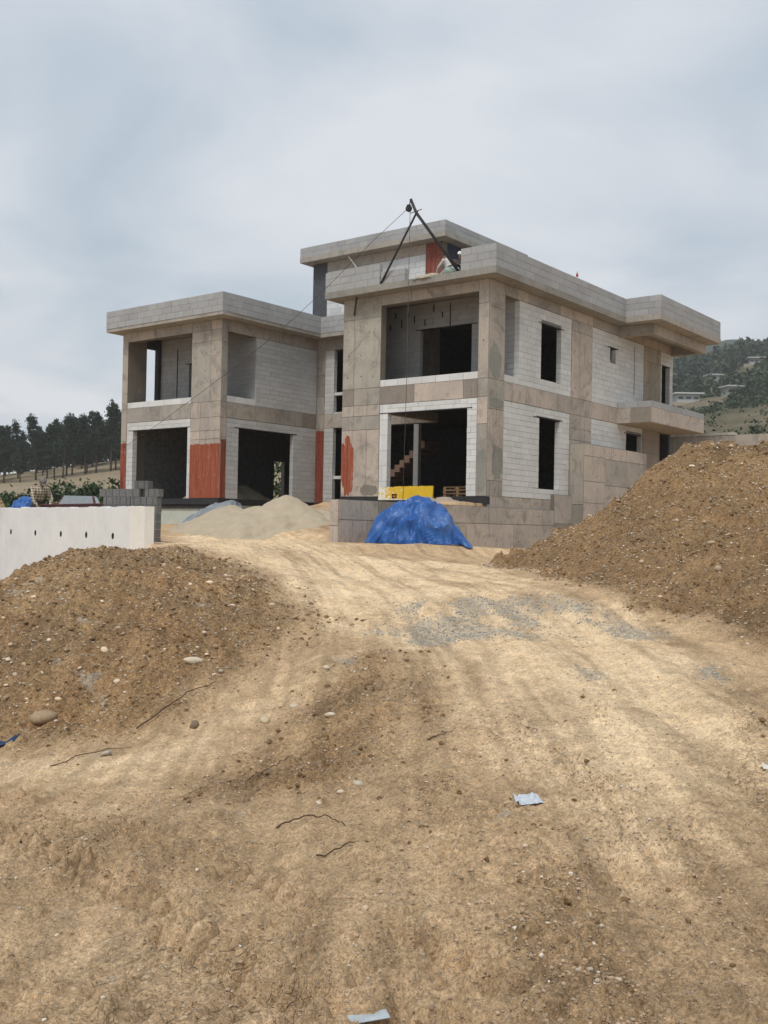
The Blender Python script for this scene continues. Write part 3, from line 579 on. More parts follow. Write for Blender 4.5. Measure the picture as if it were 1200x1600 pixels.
# connecting bay between the two blocks
QC = 5.97
cc = part('column', [(12.6, PL-.002, QC, QC+.4, ZF-.3, 8.63)])
panels(cc, 'q', QC, 12.6, PL-.02, 4.5, 8.63, (), (Z1T, 6., 7.), [GRY, DRK]); panels(cc, 'q', QC, 12.6, PL-.02, ZF-.3, 4.5, (), (), [TAN]); primer_sheet('q', QC, 12.605, PL-.025, ZF-.29, 4.42, 34, cc, (.22, .055, .033), .06)
b5 = part('beam', [(6.46, 12.6, QC, QC+.3, 4.53, Z1T)]); panels(b5, 'q', QC, 6.46, 12.6, 4.53, Z1T, (10.2, 11.5), (), [TAN, GRY])
b6 = part('beam', [(6.46, 12.6, QC, QC+.3, 8.1, 8.63)]); panels(b6, 'q', QC, 6.46, 12.6, 8.1, 8.63, (10.2,), (), [GRY])
block_wall('q', QC, 12.05, 12.6, Z1T, 8.1, tone=BGR, bl=.5); block_wall('q', QC, 12.05, 12.6, 1.13, 4.53, tone=BGR, bl=.5)
block_wall('q', QC, 6.46, 10.6, Z1T, 8.1, tone=BGR); block_wall('q', QC, 9.2, 10.6, 1.13, 4.53, tone=BGR)
block_wall('q', QC+.05, 10.6, 12.05, 6.02, 6.16, lintel=False, ch=.14); block_wall('q', QC+.05, 10.6, 12.05, Z1T, Z1T+.08, lintel=False, ch=.08); block_wall('q', QC+.05, 10.6, 12.05, 2.2, 2.35, ch=.15)
lp = part('plinth', [(PL, PE, .1, .4, -.6, .86), (PL+.01, PL+.25, .4, 6., -.6, .86)], plain('plinth_insulation', (.50, .53, .47), .9, .1, var=.12, sc=2), bevel=.004)
part('floor_edge', [(PL-.04, PE, -.06, .5, .875, 1.12), (PL-.04, PL+.5, .5, 5.9, .875, 1.12), (6.3, 12.9, 5.85, 6.2, .88, 1.12)], M_MEMB)
# ---------------------------------------------------------------- slabs and hidden walls
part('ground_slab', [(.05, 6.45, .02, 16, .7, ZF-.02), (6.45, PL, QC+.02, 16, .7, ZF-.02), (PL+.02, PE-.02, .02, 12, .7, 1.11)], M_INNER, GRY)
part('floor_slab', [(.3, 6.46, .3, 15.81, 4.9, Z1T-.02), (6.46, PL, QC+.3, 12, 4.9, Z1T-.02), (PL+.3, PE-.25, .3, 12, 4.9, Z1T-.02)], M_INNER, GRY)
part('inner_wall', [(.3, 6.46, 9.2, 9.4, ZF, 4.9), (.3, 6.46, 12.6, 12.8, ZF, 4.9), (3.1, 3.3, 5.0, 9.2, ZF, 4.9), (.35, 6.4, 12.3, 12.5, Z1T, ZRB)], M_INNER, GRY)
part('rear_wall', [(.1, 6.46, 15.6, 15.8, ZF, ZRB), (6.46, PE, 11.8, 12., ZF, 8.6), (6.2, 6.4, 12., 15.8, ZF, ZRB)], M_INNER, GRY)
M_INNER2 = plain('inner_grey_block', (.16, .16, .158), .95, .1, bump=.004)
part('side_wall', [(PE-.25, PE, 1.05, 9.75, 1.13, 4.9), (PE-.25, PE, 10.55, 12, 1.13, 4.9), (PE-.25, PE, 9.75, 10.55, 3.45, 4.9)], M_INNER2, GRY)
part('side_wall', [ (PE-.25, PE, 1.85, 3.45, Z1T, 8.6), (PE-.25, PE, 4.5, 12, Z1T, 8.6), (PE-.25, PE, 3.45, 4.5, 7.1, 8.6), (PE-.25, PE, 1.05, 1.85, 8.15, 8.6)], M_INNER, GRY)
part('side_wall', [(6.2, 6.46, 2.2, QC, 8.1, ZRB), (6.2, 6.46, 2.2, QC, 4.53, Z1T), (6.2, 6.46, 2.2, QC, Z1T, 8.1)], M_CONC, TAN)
# recessed loggia walls (upper floor)
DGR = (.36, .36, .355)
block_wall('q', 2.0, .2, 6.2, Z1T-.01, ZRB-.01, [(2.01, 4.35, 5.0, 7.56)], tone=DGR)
for a_, z_, h_ in ((4.9, 8.1, .22), (4.6, 7.85, .3), (5.5, 8.15, .2), (5.2, 7.75, .3), (3.7, 8.2, .25), (3.3, 7.95, .2), (4.1, 7.7, .25), (5.75, 7.7, .2)):
    part('open_joint', [(a_, a_+.05, 1.985, 2.01, z_, z_+h_)], M_HOLE)
part('wall_chase', [(2.95, 2.99, 1.985, 2.01, 7.6, 8.45)], M_HOLE)
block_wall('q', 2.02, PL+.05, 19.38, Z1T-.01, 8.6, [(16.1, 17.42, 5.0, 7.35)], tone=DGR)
part('wall_chase', [(18.2, 18.24, 2.0, 2.03, 5.6, 8.1)], M_HOLE)
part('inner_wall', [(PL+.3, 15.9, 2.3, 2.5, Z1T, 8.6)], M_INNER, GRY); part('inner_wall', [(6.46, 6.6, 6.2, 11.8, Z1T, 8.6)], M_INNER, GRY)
# stair inside, behind the big lower opening
mb = MB()
for k in range(9): pbox(mb, 7.35+.27*(8-k), 7.62+.27*(8-k), 6.6, 7.7, 1.9+.2*k, 2.22+.2*k, (.30, .19, .14))
mb.build('stair_flight', M_CONC, house)
part('inner_column', [(7.25, 7.5, 5.99, 6.2, ZF, 4.5)], M_BLOCK, WHITE)
# ---------------------------------------------------------------- roofs, parapets, canopy, balcony
rs = part('roof_slab', [(-.62, 6.9, -.62, 16.05, ZRB, ZRT)], col=(.29, .275, .245)); part('roof_slab', [(-2.13, -.62, 9.39, 16.05, ZRB, ZRT)], col=GRY)
part('roof_slab', [(6.9, 12.38, QC-.62, 12.6, 8.6, 8.78)], col=GRY); part('roof_slab', [(12.38, 20.0, -.66, 12.6, 8.63, 8.77)], col=GRY)
PW = (.37, .37, .365)
def parapet(axis, c, a0, a1, z0, z1, **k): return block_wall(axis, c, a0, a1, z0, z1, ch=(z1-z0)/3, tone=PW, lintel=False, name='parapet', **k)
parapet('q', -.62, -.62, .80, ZRT, ZP, out=-.02); parapet('q', -.62, 4.3, 6.9, ZRT, ZP, out=-.02)
block_wall('q', -.55, 3.2, 4.3, ZRT, ZRT+.45, ch=.24, tone=PW, lintel=False, name='parapet')
parapet('p', -.62, -.42, 9.39, ZRT, ZP, out=-.02); parapet('q', 9.39, -2.13, -.42, ZRT, ZP, out=-.02); parapet('p', -2.13, 9.58, 16.05, ZRT, ZP, out=-.02)
parapet('p', 6.72, -.42, 5.2, ZRT, ZP)
parapet('q', -.66, 12.38, 20.0, 8.77, 9.56, out=.02); parapet('p', 12.38, -.46, QC-.62, 8.77, 9.56, out=.02); parapet('q', QC-.62, 6.9, 12.58, 8.78, 9.53, out=.01)
part('parapet', [(19.8, 20.0, -.4, 12.6, 8.775, 9.55), (6.9, 20., 12.4, 12.6, 8.79, 9.54), (-2.1, 6.9, 15.85, 16.05, 8.81, 9.5)], M_BLOCK, PW)
mb = MB(); pbox(mb, -1.53, 0, 10.05, 10.3, 8.13, ZRB-.003, TAN); pbox(mb, -1.53, -1.28, 10.3, 15.81, 8.13, ZRB-.003, GRY); pbox(mb, -1.28, 0, 15.56, 15.81, 8.13, ZRB-.003, GRY)
cb = mb.build('canopy_beam', M_CONC, house); panels(cb, 'q', 10.05, -1.53, 0, 8.13, ZRB-.003, (-.5,), (), [TAN, GRY]); panels(cb, 'p', -1.53, 10.05, 15.81, 8.13, ZRB-.003, (12.2, 13.1), (), [TAN, PINK, GRY])
bc = part('balcony', [(-1.52, 0, 10.0, 15.73, 4.53, 5.15)], col=TAN)
panels(bc, 'q', 10.0, -1.52, -.002, 4.53, 5.15, (-.6,), (), [DRK, TAN]); panels(bc, 'p', -1.52, 10.0, 15.73, 4.53, 5.15, (11.9, 14.6), (), [PINK, PINK, TAN])
block_wall('q', 10.0, -1.52, -.01, 5.153, 5.41, ch=.26, tone=PW); block_wall('p', -1.52, 10.2, 15.73, 5.153, 5.41, ch=.26, tone=PW)
# roof room
QT = QC+.02
part('roof_slab', [(5.63, 13.78, QT-.6, 12.2, 12.2, 12.42)], col=GRY)
block_wall('q', QT-.6, 5.63, 13.78, 12.42, 12.88, ch=.23, tone=PW, lintel=False, name='parapet', out=-.01); block_wall('p', 5.63, QT-.4, 12.2, 12.42, 12.88, ch=.23, tone=PW, lintel=False, name='parapet', out=-.01)
part('parapet', [(13.58, 13.78, QT-.4, 12.2, 12.42, 12.87)], M_BLOCK, PW)
DC = (.075, .078, .085)
part('column', [(12.6, 13.47, QT, QT+.3, 8.78, 12.2)], plain('waterproofed_column', DC, .7, .3, var=.2), DC)
rc = part('column', [(6.17, 7.03, QT, QT+.35, ZRT, 12.2)]); panels(rc, 'q', QT, 6.17, 7.03, ZRT, 12.2, (), (), [(.23, .07, .05)], 0, M_RED, 'primer_coat')
b7 = part('beam', [(7.03, 12.6, QT, QT+.3, 11.76, 12.2)]); panels(b7, 'q', QT, 7.03, 12.6, 11.76, 12.2, (9.2,), (), [TAN, GRY])
block_wall('q', QT, 7.03, 12.6, 8.78, 11.76, ch=.24, tone=(.62, .63, .63))
part('inner_wall', [(6.17, 6.3, QT+.35, 12., ZRT, 12.2), (6.17, 13.4, 11.8, 12., ZRT, 12.2), (13.2, 13.4, QT+.3, 12, ZRT, 12.2)], plain('dark_bluish_wall', (.05, .055, .075), .9, .1), GRY)  # roof room walls in one even bluish near-black
def spar(name, a, b, r=.02, mat=M_STEEL):
    mb = MB(); mb.tube([(-a[0], a[1], a[2]), (-b[0], b[1], b[2])], r, n=6); return mb.build(name, mat, house)
spar('prop_bar', (5.92, -.05, 7.95), (5.6, -.3, 8.56), .035); spar('prop_bar', (11.1, QT-.3, 12.2), (10.72, QT-.06, 11.6), .03, M_CONC)
# ---------------------------------------------------------------- place the blocks: the 300 that show largest as parts of their wall, the rest joined
def blk_pos(b): 
    x, y = to_xy((b[0]+b[1])/2, (b[2]+b[3])/2); return x, y, (b[4]+b[5])/2
def blk_rank(e):
    b = e[0]; x, y, z = blk_pos(b); d2 = x*x+y*y+z*z
    return max(b[1]-b[0], b[3]-b[2])*(b[5]-b[4])/d2*(.25 if e[1][0] < .57 else 1)
BL.sort(key=blk_rank, reverse=True)
for b, c, w in BL[:300]: pbox(MB_ := MB(), *b, c); MB_.build('block', M_BLOCK, w)
mb = MB()
for b, c, w in BL[300:]: pbox(mb, *b, c)
tag(mb.build('block_courses', M_BLOCK, house), kind='stuff')
# ---------------------------------------------------------------- retaining wall along the drive
rw = empty('retaining_wall', (OX, OY, 0), -YAW, label='long grey brown cast concrete retaining wall running out behind the big blue tarpaulin', cat='retaining wall')
pw0 = -.15
wcore = part('wall_core', [(pw0, pw0+.32, -7.86, 4.48, -1.6, .79), (pw0, 0-.003, 4.48, 5.9, -1.6, 1.385), (-.62, -.003, 5.9, 11.6, -1.6, 3.375)], parent=rw)
panels(rw, 'p', pw0, -7.86, -6.1, -.9, .22, (-7.25, -6.6), (), [PINK, TAN], .8); panels(rw, 'p', pw0, -7.86, -6.1, .22, .785, (), (), [TAN, PINK], 1)
panels(rw, 'p', pw0, -6.1, 4.46, .22, .785, (-3.9, -1.43, 1.55), (), [TAN, GRY, PINK, DRK], .8); panels(rw, 'p', pw0, -6.1, 4.46, -.95, .22, (-3.9, -1.43, 1.55), (), [PINK, TAN, TAN], .8)
panels(rw, 'q', -7.86, pw0, pw0+.32, -.9, .785, (), (.05,), [PINK, PINK])
panels(rw, 'p', pw0, 4.48, 5.88, -.2, 1.38, (), (.3,), [TAN, DRK])
panels(rw, 'q', 5.9, -.62, -.02, -.2, 3.37, (), (1.05,), [(.25, .235, .205), GRY]); panels(rw, 'p', -.62, 5.9, 7.68, .2, 3.37, (), (1.12, 1.95, 2.92), [PINK, PINK, TAN], .5); panels(rw, 'p', -.62, 7.68, 11.6, .2, 3.37, (9.6,), (1.85, 2.88), [TAN, PINK, GRY], .5)
# ---------------------------------------------------------------- distant land
HL = [(-22.3,60.0,0.53),(-15.2,60.0,0.78),(-33.4,60.0,0.32),(-5.8,62.0,1.06),(-40.9,110.0,2.88),(-28.0,110.0,3.60),(-61.3,110.0,1.96),(-10.3,110.0,3.93),(-70.7,190.0,7.33),(-58.9,190.0,8.38),(-48.4,190.0,10.10),(-105.9,190.0,5.14),(-17.8,190.0,11.85),(-83.7,225.0,9.94),(-68.9,222.0,11.85),(-57.3,225.0,13.64),(-125.5,225.0,7.21),(-21.1,225.0,15.43),(-80,320,2),(-20,320,4),(-150,320,0)]
HR = [(23.9,90.0,7.17),(33.4,90.0,7.63),(44.5,90.0,8.39),(13.9,90.0,5.03),(55.5,200.0,21.56),(55.5,150.0,15.69),(85.1,230.0,27.77),(113.6,230.0,31.44),(30.8,200.0,14.89),(93.5,330.0,41.76),(114.3,350.0,47.18),(129.4,350.0,49.64),(172.8,350.0,55.46),(50.7,330.0,30.71),(143.9,520.0,77.37),(179.2,560.0,86.),(228.9,620.0,104.5),(320.4,650.0,131.),(79.7,520.0,58.08),(332.8,900.0,60),(444.2,900.0,80),(221.5,900.0,40)]
tl_, tr_ = TPS(HL, 1.), TPS(HR, 30.)
def hill_l(X, Y): return tl_(X, Y)+.35*fbm(X*.06, Y*.06, 201, 3)
def hill_r(X, Y): return tr_(X, Y)+2.2*fbm(X*.02, Y*.02, 211, 4)
def hill_far(X, Y): return 140+46*sstep(140, 330, X)-17*sstep(360, 600, X)+6*fbm(X*.015, Y*.015, 221, 4)-.0009*(Y-1040)**2-70*sstep(180, -70, X)
def land(name, fn, xr, yr, nx, ny, mat, fade=None):
    X, Y = np.meshgrid(np.linspace(*xr, nx), np.linspace(*yr, ny)); H = fn(X, Y).reshape(X.shape)
    if fade is not None: H = H-fade(X, Y)
    i = np.arange((ny-1)*(nx-1)); r = i//(nx-1); c = i % (nx-1); b = r*nx+c
    return tag(np_mesh(name, np.c_[X.ravel(), Y.ravel(), H.ravel()], np.c_[b, b+1, b+nx+1, b+nx], mat, smooth=True), kind='structure')
def land_mat(name, stops, sc):
    t = NT(name); v = t.co(); n = t.noise(v, sc, 6, .65, .4); f = t.noise(v, sc*22, 4, .7)
    c = t.ramp(n, *stops); c = t.mix(.5, c, t.ramp(f, (.3, (.6, .6, .6)), (.6, (1.1, 1.1, 1.1))), 'MULTIPLY'); t.set(col=c, rough=1., spec=.05, nrm=t.bump(f, .5, .2)); return t.m
M_DRY = land_mat('dry_grass_field', ((.3, (.20, .165, .105)), (.45, (.27, .215, .14)), (.6, (.33, .265, .18)), (.75, (.22, .18, .11))), .05)
M_SLOPE = land_mat('scrubby_slope', ((.3, (.07, .078, .045)), (.46, (.13, .115, .072)), (.6, (.20, .165, .112)), (.75, (.10, .098, .06))), .03)
M_FARH = land_mat('far_forest_hill', ((.3, (.035, .05, .035)), (.6, (.06, .075, .05)), (.75, (.11, .11, .08))), .02)
land('hill', hill_l, (-170, 10), (55, 330), 120, 140, M_DRY, lambda X, Y: 3.5*sstep(66, 54, Y)+6*sstep(-4, 10, X))
land('hill', hill_r, (8, 520), (70, 960), 170, 180, M_SLOPE, lambda X, Y: 10*sstep(84, 70, Y)+sstep(24, 8, X)*12)
land('hill', hill_far, (-120, 620), (900, 1200), 110, 50, M_FARH)
# ---------------------------------------------------------------- foliage
def leaf_mat(name, a, b, c):
    t = NT(name); oi = t.n('ShaderNodeObjectInfo').outputs['Random']; v = t.co(); tone = t.attr('Col').outputs['Color']
    k = t.ramp(t.noise(v, .45, 3), (.3, a), (.5, b), (.72, c)); k = t.mix(.7, k, tone, 'MULTIPLY')
    t.set(col=k, rough=.7, spec=.2); t.b.inputs['Subsurface Weight'].default_value = 0; return t.m
M_PINE = leaf_mat('pine_needles', (.014, .026, .017), (.022, .038, .022), (.034, .052, .028))
M_SHRUB = leaf_mat('shrub_leaves', (.030, .052, .022), (.050, .080, .034), (.080, .11, .045))
M_FOREST = leaf_mat('far_tree_leaves', (.028, .046, .028), (.045, .066, .036), (.075, .090, .048))
M_BARK = plain('pine_bark', (.085, .065, .05), .95, .1)
def cards(C, size, n, spread, rg, flat=.6):
    """n small four-cornered leaf clumps around each centre"""
    C = np.repeat(C, n, 0); m = len(C); P = C+rg.normal(0, 1, (m, 3))*spread*np.array([1, 1, flat])
    a = rg.normal(0, 1, (m, 3)); a /= np.linalg.norm(a, axis=1)[:, None]; b = np.cross(a, rg.normal(0, 1, (m, 3))); b /= np.linalg.norm(b, axis=1)[:, None]+1e-9
    s = (size*rg.uniform(.55, 1.25, m))[:, None]; w = rg.uniform(.35, .8, m)[:, None]
    V = np.stack([P-a*s, P+b*s*w, P+a*s, P-b*s*w], 1).reshape(-1, 3); F = np.arange(4*m).reshape(m, 4)
    col = np.repeat((.65+.7*rg.random(m))[:, None], 4, 0).repeat(3, 1)
    return V, F, col
def pine_proto(seed, H):
    rg = np.random.default_rng(seed); t = empty('pine_tree'); mb = MB(); b = rg.normal(0, .25, 2)
    def ax(z): k = z/H; return np.array([b[0]*k*k*1.5+.12*math.sin(3*k+seed), b[1]*k*k*1.5, z])
    mb.tube([ax(H*k/9) for k in range(10)], [.19*(1-.085*k)*(H/12) for k in range(10)], n=7); cen = []; lim = MB()
    z0 = H*(rg.uniform(.20, .36) if seed < 14 else rg.uniform(.04, .12)); z = z0
    while z < H*.97:
        k = (z-z0)/(H-z0); rad = (2.2+1.0*math.sin(math.pi*min(1, k*1.2+.1)))*(1-k)**.62*rg.uniform(.5, 1.2)+.22
        nb = rg.integers(2, 5); a0 = rg.random()*6.28
        for j in range(nb):
            if rg.random() < .15: continue
            a = a0+j*6.28/nb+rg.normal(0, .3); r = rad*rg.uniform(.6, 1.1); s = ax(z); e = s+np.array([math.cos(a)*r, math.sin(a)*r, r*rg.uniform(.05, .4)])
            lim.tube([s, (s+e)/2+[0, 0, -.05], e], [.05, .035, .015], n=4, cap=False)
            for q in np.linspace(.35, 1, 4): cen.append(s+(e-s)*q+rg.normal(0, .1, 3))
        z += rg.uniform(.35, .8)
    cen.append(ax(H)); tr = mb.build('trunk', M_BARK, t, True); lim.build('branches', M_BARK, tr)
    V, F, c = cards(np.array(cen), .21, 22, .26, rg, .7); np_mesh('crown', V, F, M_PINE, t, cols=c); return t
protos = [pine_proto(11+k, h) for k, h in enumerate((12.5, 11.2, 13.4, 10.2, 12.0))]
spots = []
for k in range(28): spots.append((-86+k*1.6+random.uniform(-.8, .8), 190+random.uniform(-7, 10), 1.0))
for k in range(46): spots.append((-97+k*1.3+random.uniform(-1, 1), 212+random.uniform(-8, 14), 1.0))
for k in range(34): spots.append((-97+k*1.75+random.uniform(-1, 1), 236+random.uniform(-8, 12), 1.12))
spots += [(-63.5, 180, .9), (-57, 183, .95), (-70.5, 181, .85), (-45.5, 196, 1.05), (-42.5, 200, 1.1), (-49, 188, 1.02)]
spots = [s_ for s_ in spots if s_[0]/s_[1] < -.246]; nfront = 28; usedp = set()
for i, (x, y, s) in enumerate(spots):
    k = (i % 3) if y < 201 else (3+i % 2 if i % 3 else i % 3); o = protos[k] if k not in usedp else copy_tree(protos[k]); usedp.add(k)
    o.location = (x, y, float(hill_l(np.array([x]), np.array([y]))[0])-.1); o.rotation_euler = (0, 0, random.random()*6.28)
    kx = .86*s*random.uniform(.84, 1.06)*(1+.012*(x+65)/2); o.scale = (kx, kx, kx)
    front = y < 201
    tag(o, 'dark tall pine in the front row on the hill left of the house' if front else 'dark pine standing further back in the wood left of the house', 'pine tree', 'pines of the front row' if front else 'pines further back in the wood')
def shrub(x, y, z, w, h, seed, label, mat=None, dens=1., group=None):
    rg = np.random.default_rng(seed); t = empty('shrub', (x, y, z)); mb = MB(); cen = []
    for k in range(7):
        a = rg.random()*6.28; r = w*rg.uniform(.15, .42); e = np.array([math.cos(a)*r, math.sin(a)*r, h*rg.uniform(.5, .9)])
        mb.tube([(0, 0, -.1), e*.5+rg.normal(0, .04, 3), e], [.03, .02, .01], n=5)
    for k in range(int(64*dens)):
        d = rg.normal(0, 1, 3); d /= np.linalg.norm(d); r = rg.uniform(.5, 1)**.5; p = d*r*np.array([w*.5, w*.42, h*.5]); p[2] = p[2]+h*.5; cen.append(p*np.array([1, 1, rg.uniform(.9, 1.12)]))
    mb.build('stems', M_BARK, t); V, F, c = cards(np.array(cen), .085*max(1, w/2), 34, .16*w/2, rg, .8); np_mesh('foliage', V, F, mat or M_SHRUB, t, cols=c)
    return tag(t, label, 'shrub', group)
SH = [(-19.9, 62, 2.6, 1.9, 'low dark green shrub behind the man in the checked shirt'), (-17.2, 60.5, 2.8, 1.6, 'dark green shrub just right of the man, behind the car'), (-15.3, 61, 3., 1.9, 'wide dark green shrub behind the parked car'), (-18.4, 64, 2.6, 2.1, 'taller green shrub further up the slope behind the car'), (-13.4, 60, 2.4, 1.7, 'green shrub nearest to the left edge of the house'), (-14.6, 65, 2.6, 2.0, 'green shrub up the slope near the house corner'), (-21.8, 61, 2.4, 1.2, 'small green shrub behind the small blue tarpaulin'), (-11.9, 62, 1.5, 2.7, 'narrow yellowish green shrub against the left corner of the house')]
for i, (x, y, w, h, lb) in enumerate(SH): shrub(x, y, -.45, w*1.25, h+.75, 300+i, lb)
shrub(-6.6, 62., -.5, 3.0, 5.0, 330, 'bright green bush seen through the doorway inside the left block')
# the far wood on the right, one mass
def forest():
    rg = np.random.default_rng(5); n = 7000; X = rg.uniform(20, 500, n); Y = rg.uniform(120, 800, n)
    X = np.r_[X, rg.uniform(60, 260, 2200), rg.uniform(25, 110, 2600)]; Y = np.r_[Y, rg.uniform(300, 640, 2200), rg.uniform(100, 300, 2600)]
    d = fbm(X*.011, Y*.011, 231, 3); keep = (Y > 385+40*d) | ((d > -.12) & (Y > 215)) | ((d > .06) & (Y > 110)) | (rg.random(len(X)) < .10)
    clr = ((np.abs(X-137+(428-Y)*.3) < 17) & (Y > 375) & (Y < 436)) | ((np.abs(X-95+(327-Y)*.29) < 12) & (Y > 268) & (Y < 333)) | ((np.abs(X-113.5+(340-Y)*.33) < 6) & (Y > 295) & (Y < 344)) | ((np.abs(X-168+(470-Y)*.35) < 9) & (Y > 425) & (Y < 476)) | ((X-150)**2/420+(Y-500)**2/160 < 1)
    keep &= ~clr & (X < .62*Y) & (X > .17*Y); X, Y = X[keep], Y[keep]; Z = hill_r(X, Y)
    big = sstep(230, 420, Y); s = (.62+2.5*big)*rg.uniform(.7, 1.3, len(X)); hh = s*rg.uniform(1.1, 1.9, len(X)); nc = 9
    d = rg.normal(0, 1, (len(X), nc, 3)); d /= np.linalg.norm(d, axis=2)[:, :, None]
    C = np.stack([X, Y, Z+hh*.95], 1)[:, None]+d*np.stack([s, s, hh], 1)[:, None]*.75; C = C.reshape(-1, 3)
    V, F, c = cards(C, 1., 4, .6, rg, .9); sz = np.repeat(np.repeat(s, nc*4), 4)[:, None]/2.2
    ctr = np.repeat(V.reshape(-1, 4, 3).mean(1), 4, 0); V = ctr+(V-ctr)*np.maximum(sz, .2)
    tint = np.repeat(np.repeat(rg.uniform(.6, 1.3, len(X)), nc*4), 4)[:, None]
    tag(np_mesh('forest', V, F, M_FOREST, cols=c*tint), 'dark green wood and scrub covering the hillside right of the house', 'forest', kind='stuff')
forest()
M_VILLA = plain('villa_white', (.5, .5, .48), .8, .2, var=.06); M_GLASS = plain('dark_window', (.03, .035, .04), .2, .5); M_EARTH = plain('cut_earth', (.36, .30, .22), .95, .1)
def villa(x, y, w, d, h, st, label, rz=0):
    z = float(hill_r(np.array([x]), np.array([y]))[0]); t = empty('villa', (x, y, z), rz, label=label, cat='house')
    mb = MB(); mb.box(-w/2, w/2, -d/2, d/2, -2.5, h); wl = mb.build('wall', M_VILLA, t)
    for k in range(st):
        zz = h*k/st
        n = max(3, int(w/3))
        for j in range(n):
            xx = -w/2+w*(j+.5)/n; f = MB().box(xx-.9, xx+.9, -d/2-.06, -d/2+.1, zz+.7, zz+h/st-.7).build('window', M_VILLA, t); MB().box(xx-.8, xx+.8, -d/2-.1, -d/2-.05, zz+.8, zz+h/st-.8).build('pane', M_GLASS, f)
    MB().box(-w/2-1, w/2+1, -d/2-1.4, d/2+1, h, h+.45).build('roof', M_VILLA, t)
    MB().box(-w/2-3, w/2+4, -d/2-3, -d/2-2.2, -3.5, -.6).build('terrace_wall', M_EARTH, t)
villa(94.9, 327, 7.2, 6, 2.3, 1, 'low white flat roofed house on the hillside just right of the balcony'); villa(137.7, 428, 10., 7, 2.6, 1, 'long white house on a terrace halfway up the wooded hill', .1)
villa(168, 470, 6, 6, 2.3, 1, 'small white house highest on the hill by the right edge', -.2); villa(113.5, 340, 4.5, 5, 2.6, 1, 'small grey white house below the long terrace house', .2)
# ---------------------------------------------------------------- white boundary wall, left
def white_wall():
    t = NT('white_render'); v = t.co(); tone = t.attr('Col').outputs['Color']
    c = t.mix(.5, tone, t.ramp(t.noise(v, 1.1, 6, .65), (.3, (.78, .79, .81)), (.6, (1., 1., 1.))), 'MULTIPLY'); c = t.mix(t.ramp(t.noise(t.co((3, 3, .5)), 2., 5, .7, .8), (.6, 0.), (.78, .35)), c, (.45, .42, .36)); f = t.noise(v, 18, 4, .65)
    c = t.mix(.25, c, t.ramp(f, (.3, (.8, .8, .8)), (.6, (1., 1., 1.))), 'MULTIPLY')
    t.set(col=c, rough=.9, spec=.15, nrm=t.bump(f, .35, .008))
    A = Vector((-4.95, 22.0)); B = Vector((-11.0, 29.6)); d = (B-A).normalized(); ang = math.atan2(d.y, d.x); L = 17.
    w = empty('boundary_wall', (A.x+d.x*.3, A.y+d.y*.3, 0), ang, label='low white rendered wall with five drain holes at the left', cat='wall')
    def leaf(name, x0, x1, col, top, seed, dy=0):
        rg = np.random.default_rng(seed); n = int((x1-x0)/.06); mb = MB(); vs = []
        for i in range(n+1):
            x = x0+(x1-x0)*i/n; z = top+rg.normal(0, .007)-.022*max(0, math.sin(x*3.1+seed))**4; e = rg.normal(0, .006) if i in (0, n) else 0
            vs += [(x, dy+e, -3.2), (x, dy, z), (x, dy-.22, z+rg.normal(0, .006)), (x, dy-.22, -3.2)]
        fs = []
        for i in range(n):
            a = 4*i; fs += [(a, a+1, a+5, a+4), (a+1, a+2, a+6, a+5), (a+2, a+3, a+7, a+6)]
        fs += [(0, 3, 2, 1), (4*n, 4*n+1, 4*n+2, 4*n+3)]
        return mb.add(vs, fs, col).build(name, t.m, w)
    leaf('render_panel', .0, .72, (.84, .81, .74), .385, 1, .004); main = leaf('render_panel', .723, L, (.76, .76, .745), .375, 2)
    main['label'] = 'long bluish white rendered stretch'
    for x in (1.63, 3.15, 4.75, 6.53, 8.42):
        mb = MB(); n = 12; r = .05
        ring = [(x+r*math.cos(6.28*k/n)*1.35, .003, -.29+r*1.5*math.sin(6.28*k/n)+random.uniform(-.008, .008)) for k in range(n)]
        inner = [(a, -.05, z) for a, _, z in ring]; mb.add(ring+inner, [tuple(range(n))]+[(k, (k+1) % n, n+(k+1) % n, n+k) for k in range(n)], (.02, .02, .02)); mb.build('drain_hole', M_HOLE, w)
    return w
white_wall()
# ---------------------------------------------------------------- grey hollow blocks stacked behind the wall's end
def pumice():
    t = NT('grey_pumice_block'); v = t.co(); n = t.noise(v, 30, 5, .8); r = t.n('ShaderNodeObjectInfo').outputs['Random']
    c = t.ramp(n, (.3, (.10, .10, .098)), (.55, (.185, .183, .178)), (.75, (.25, .247, .24))); c = t.mix(.6, c, t.ramp(r, (0., (.75, .75, .75)), (1., (1.15, 1.15, 1.15))), 'MULTIPLY'); t.set(col=c, rough=1., spec=.05, nrm=t.bump(n, .8, .01)); return t.m
M_PUM = pumice()
def hollow_block(name='concrete_block'):
    mb = MB(); l, w, h = .39, .19, .185; t_ = .028
    xs = [0, t_, l/2-t_/2, l/2+t_/2, l-t_, l]
    mb.box(0, l, 0, t_, 0, h); mb.box(0, l, w-t_, w, 0, h)
    for a, b in ((xs[0], xs[1]), (xs[2], xs[3]), (xs[4], xs[5])): mb.box(a, b, t_+.0005, w-t_-.0005, .001, h-.001)
    mb.box(t_+.0005, l-t_-.0005, t_+.0005, w-t_-.0005, h-.03, h-.004)          # closed bed face
    for k in (.1, .29): mb.box(k-.006, k+.006, -.003, .0, .01, h-.01, mi=1)     # key grooves on the long face
    return mb.build(name, [M_PUM, M_HOLE])
hb0 = hollow_block(); first = True
def put_block(x, y, z, rz, label, g):
    global first
    o = hb0 if first else hb0.copy()
    if not first: COL.objects.link(o)
    first = False; o.location = (x, y, z); o.rotation_euler = (0, 0, rz)
    tag(o, label, 'block', g)
base = -.5; bang = R(-25)
bx = Vector((math.cos(bang), math.sin(bang)))
by = Vector((-bx.y, bx.x))
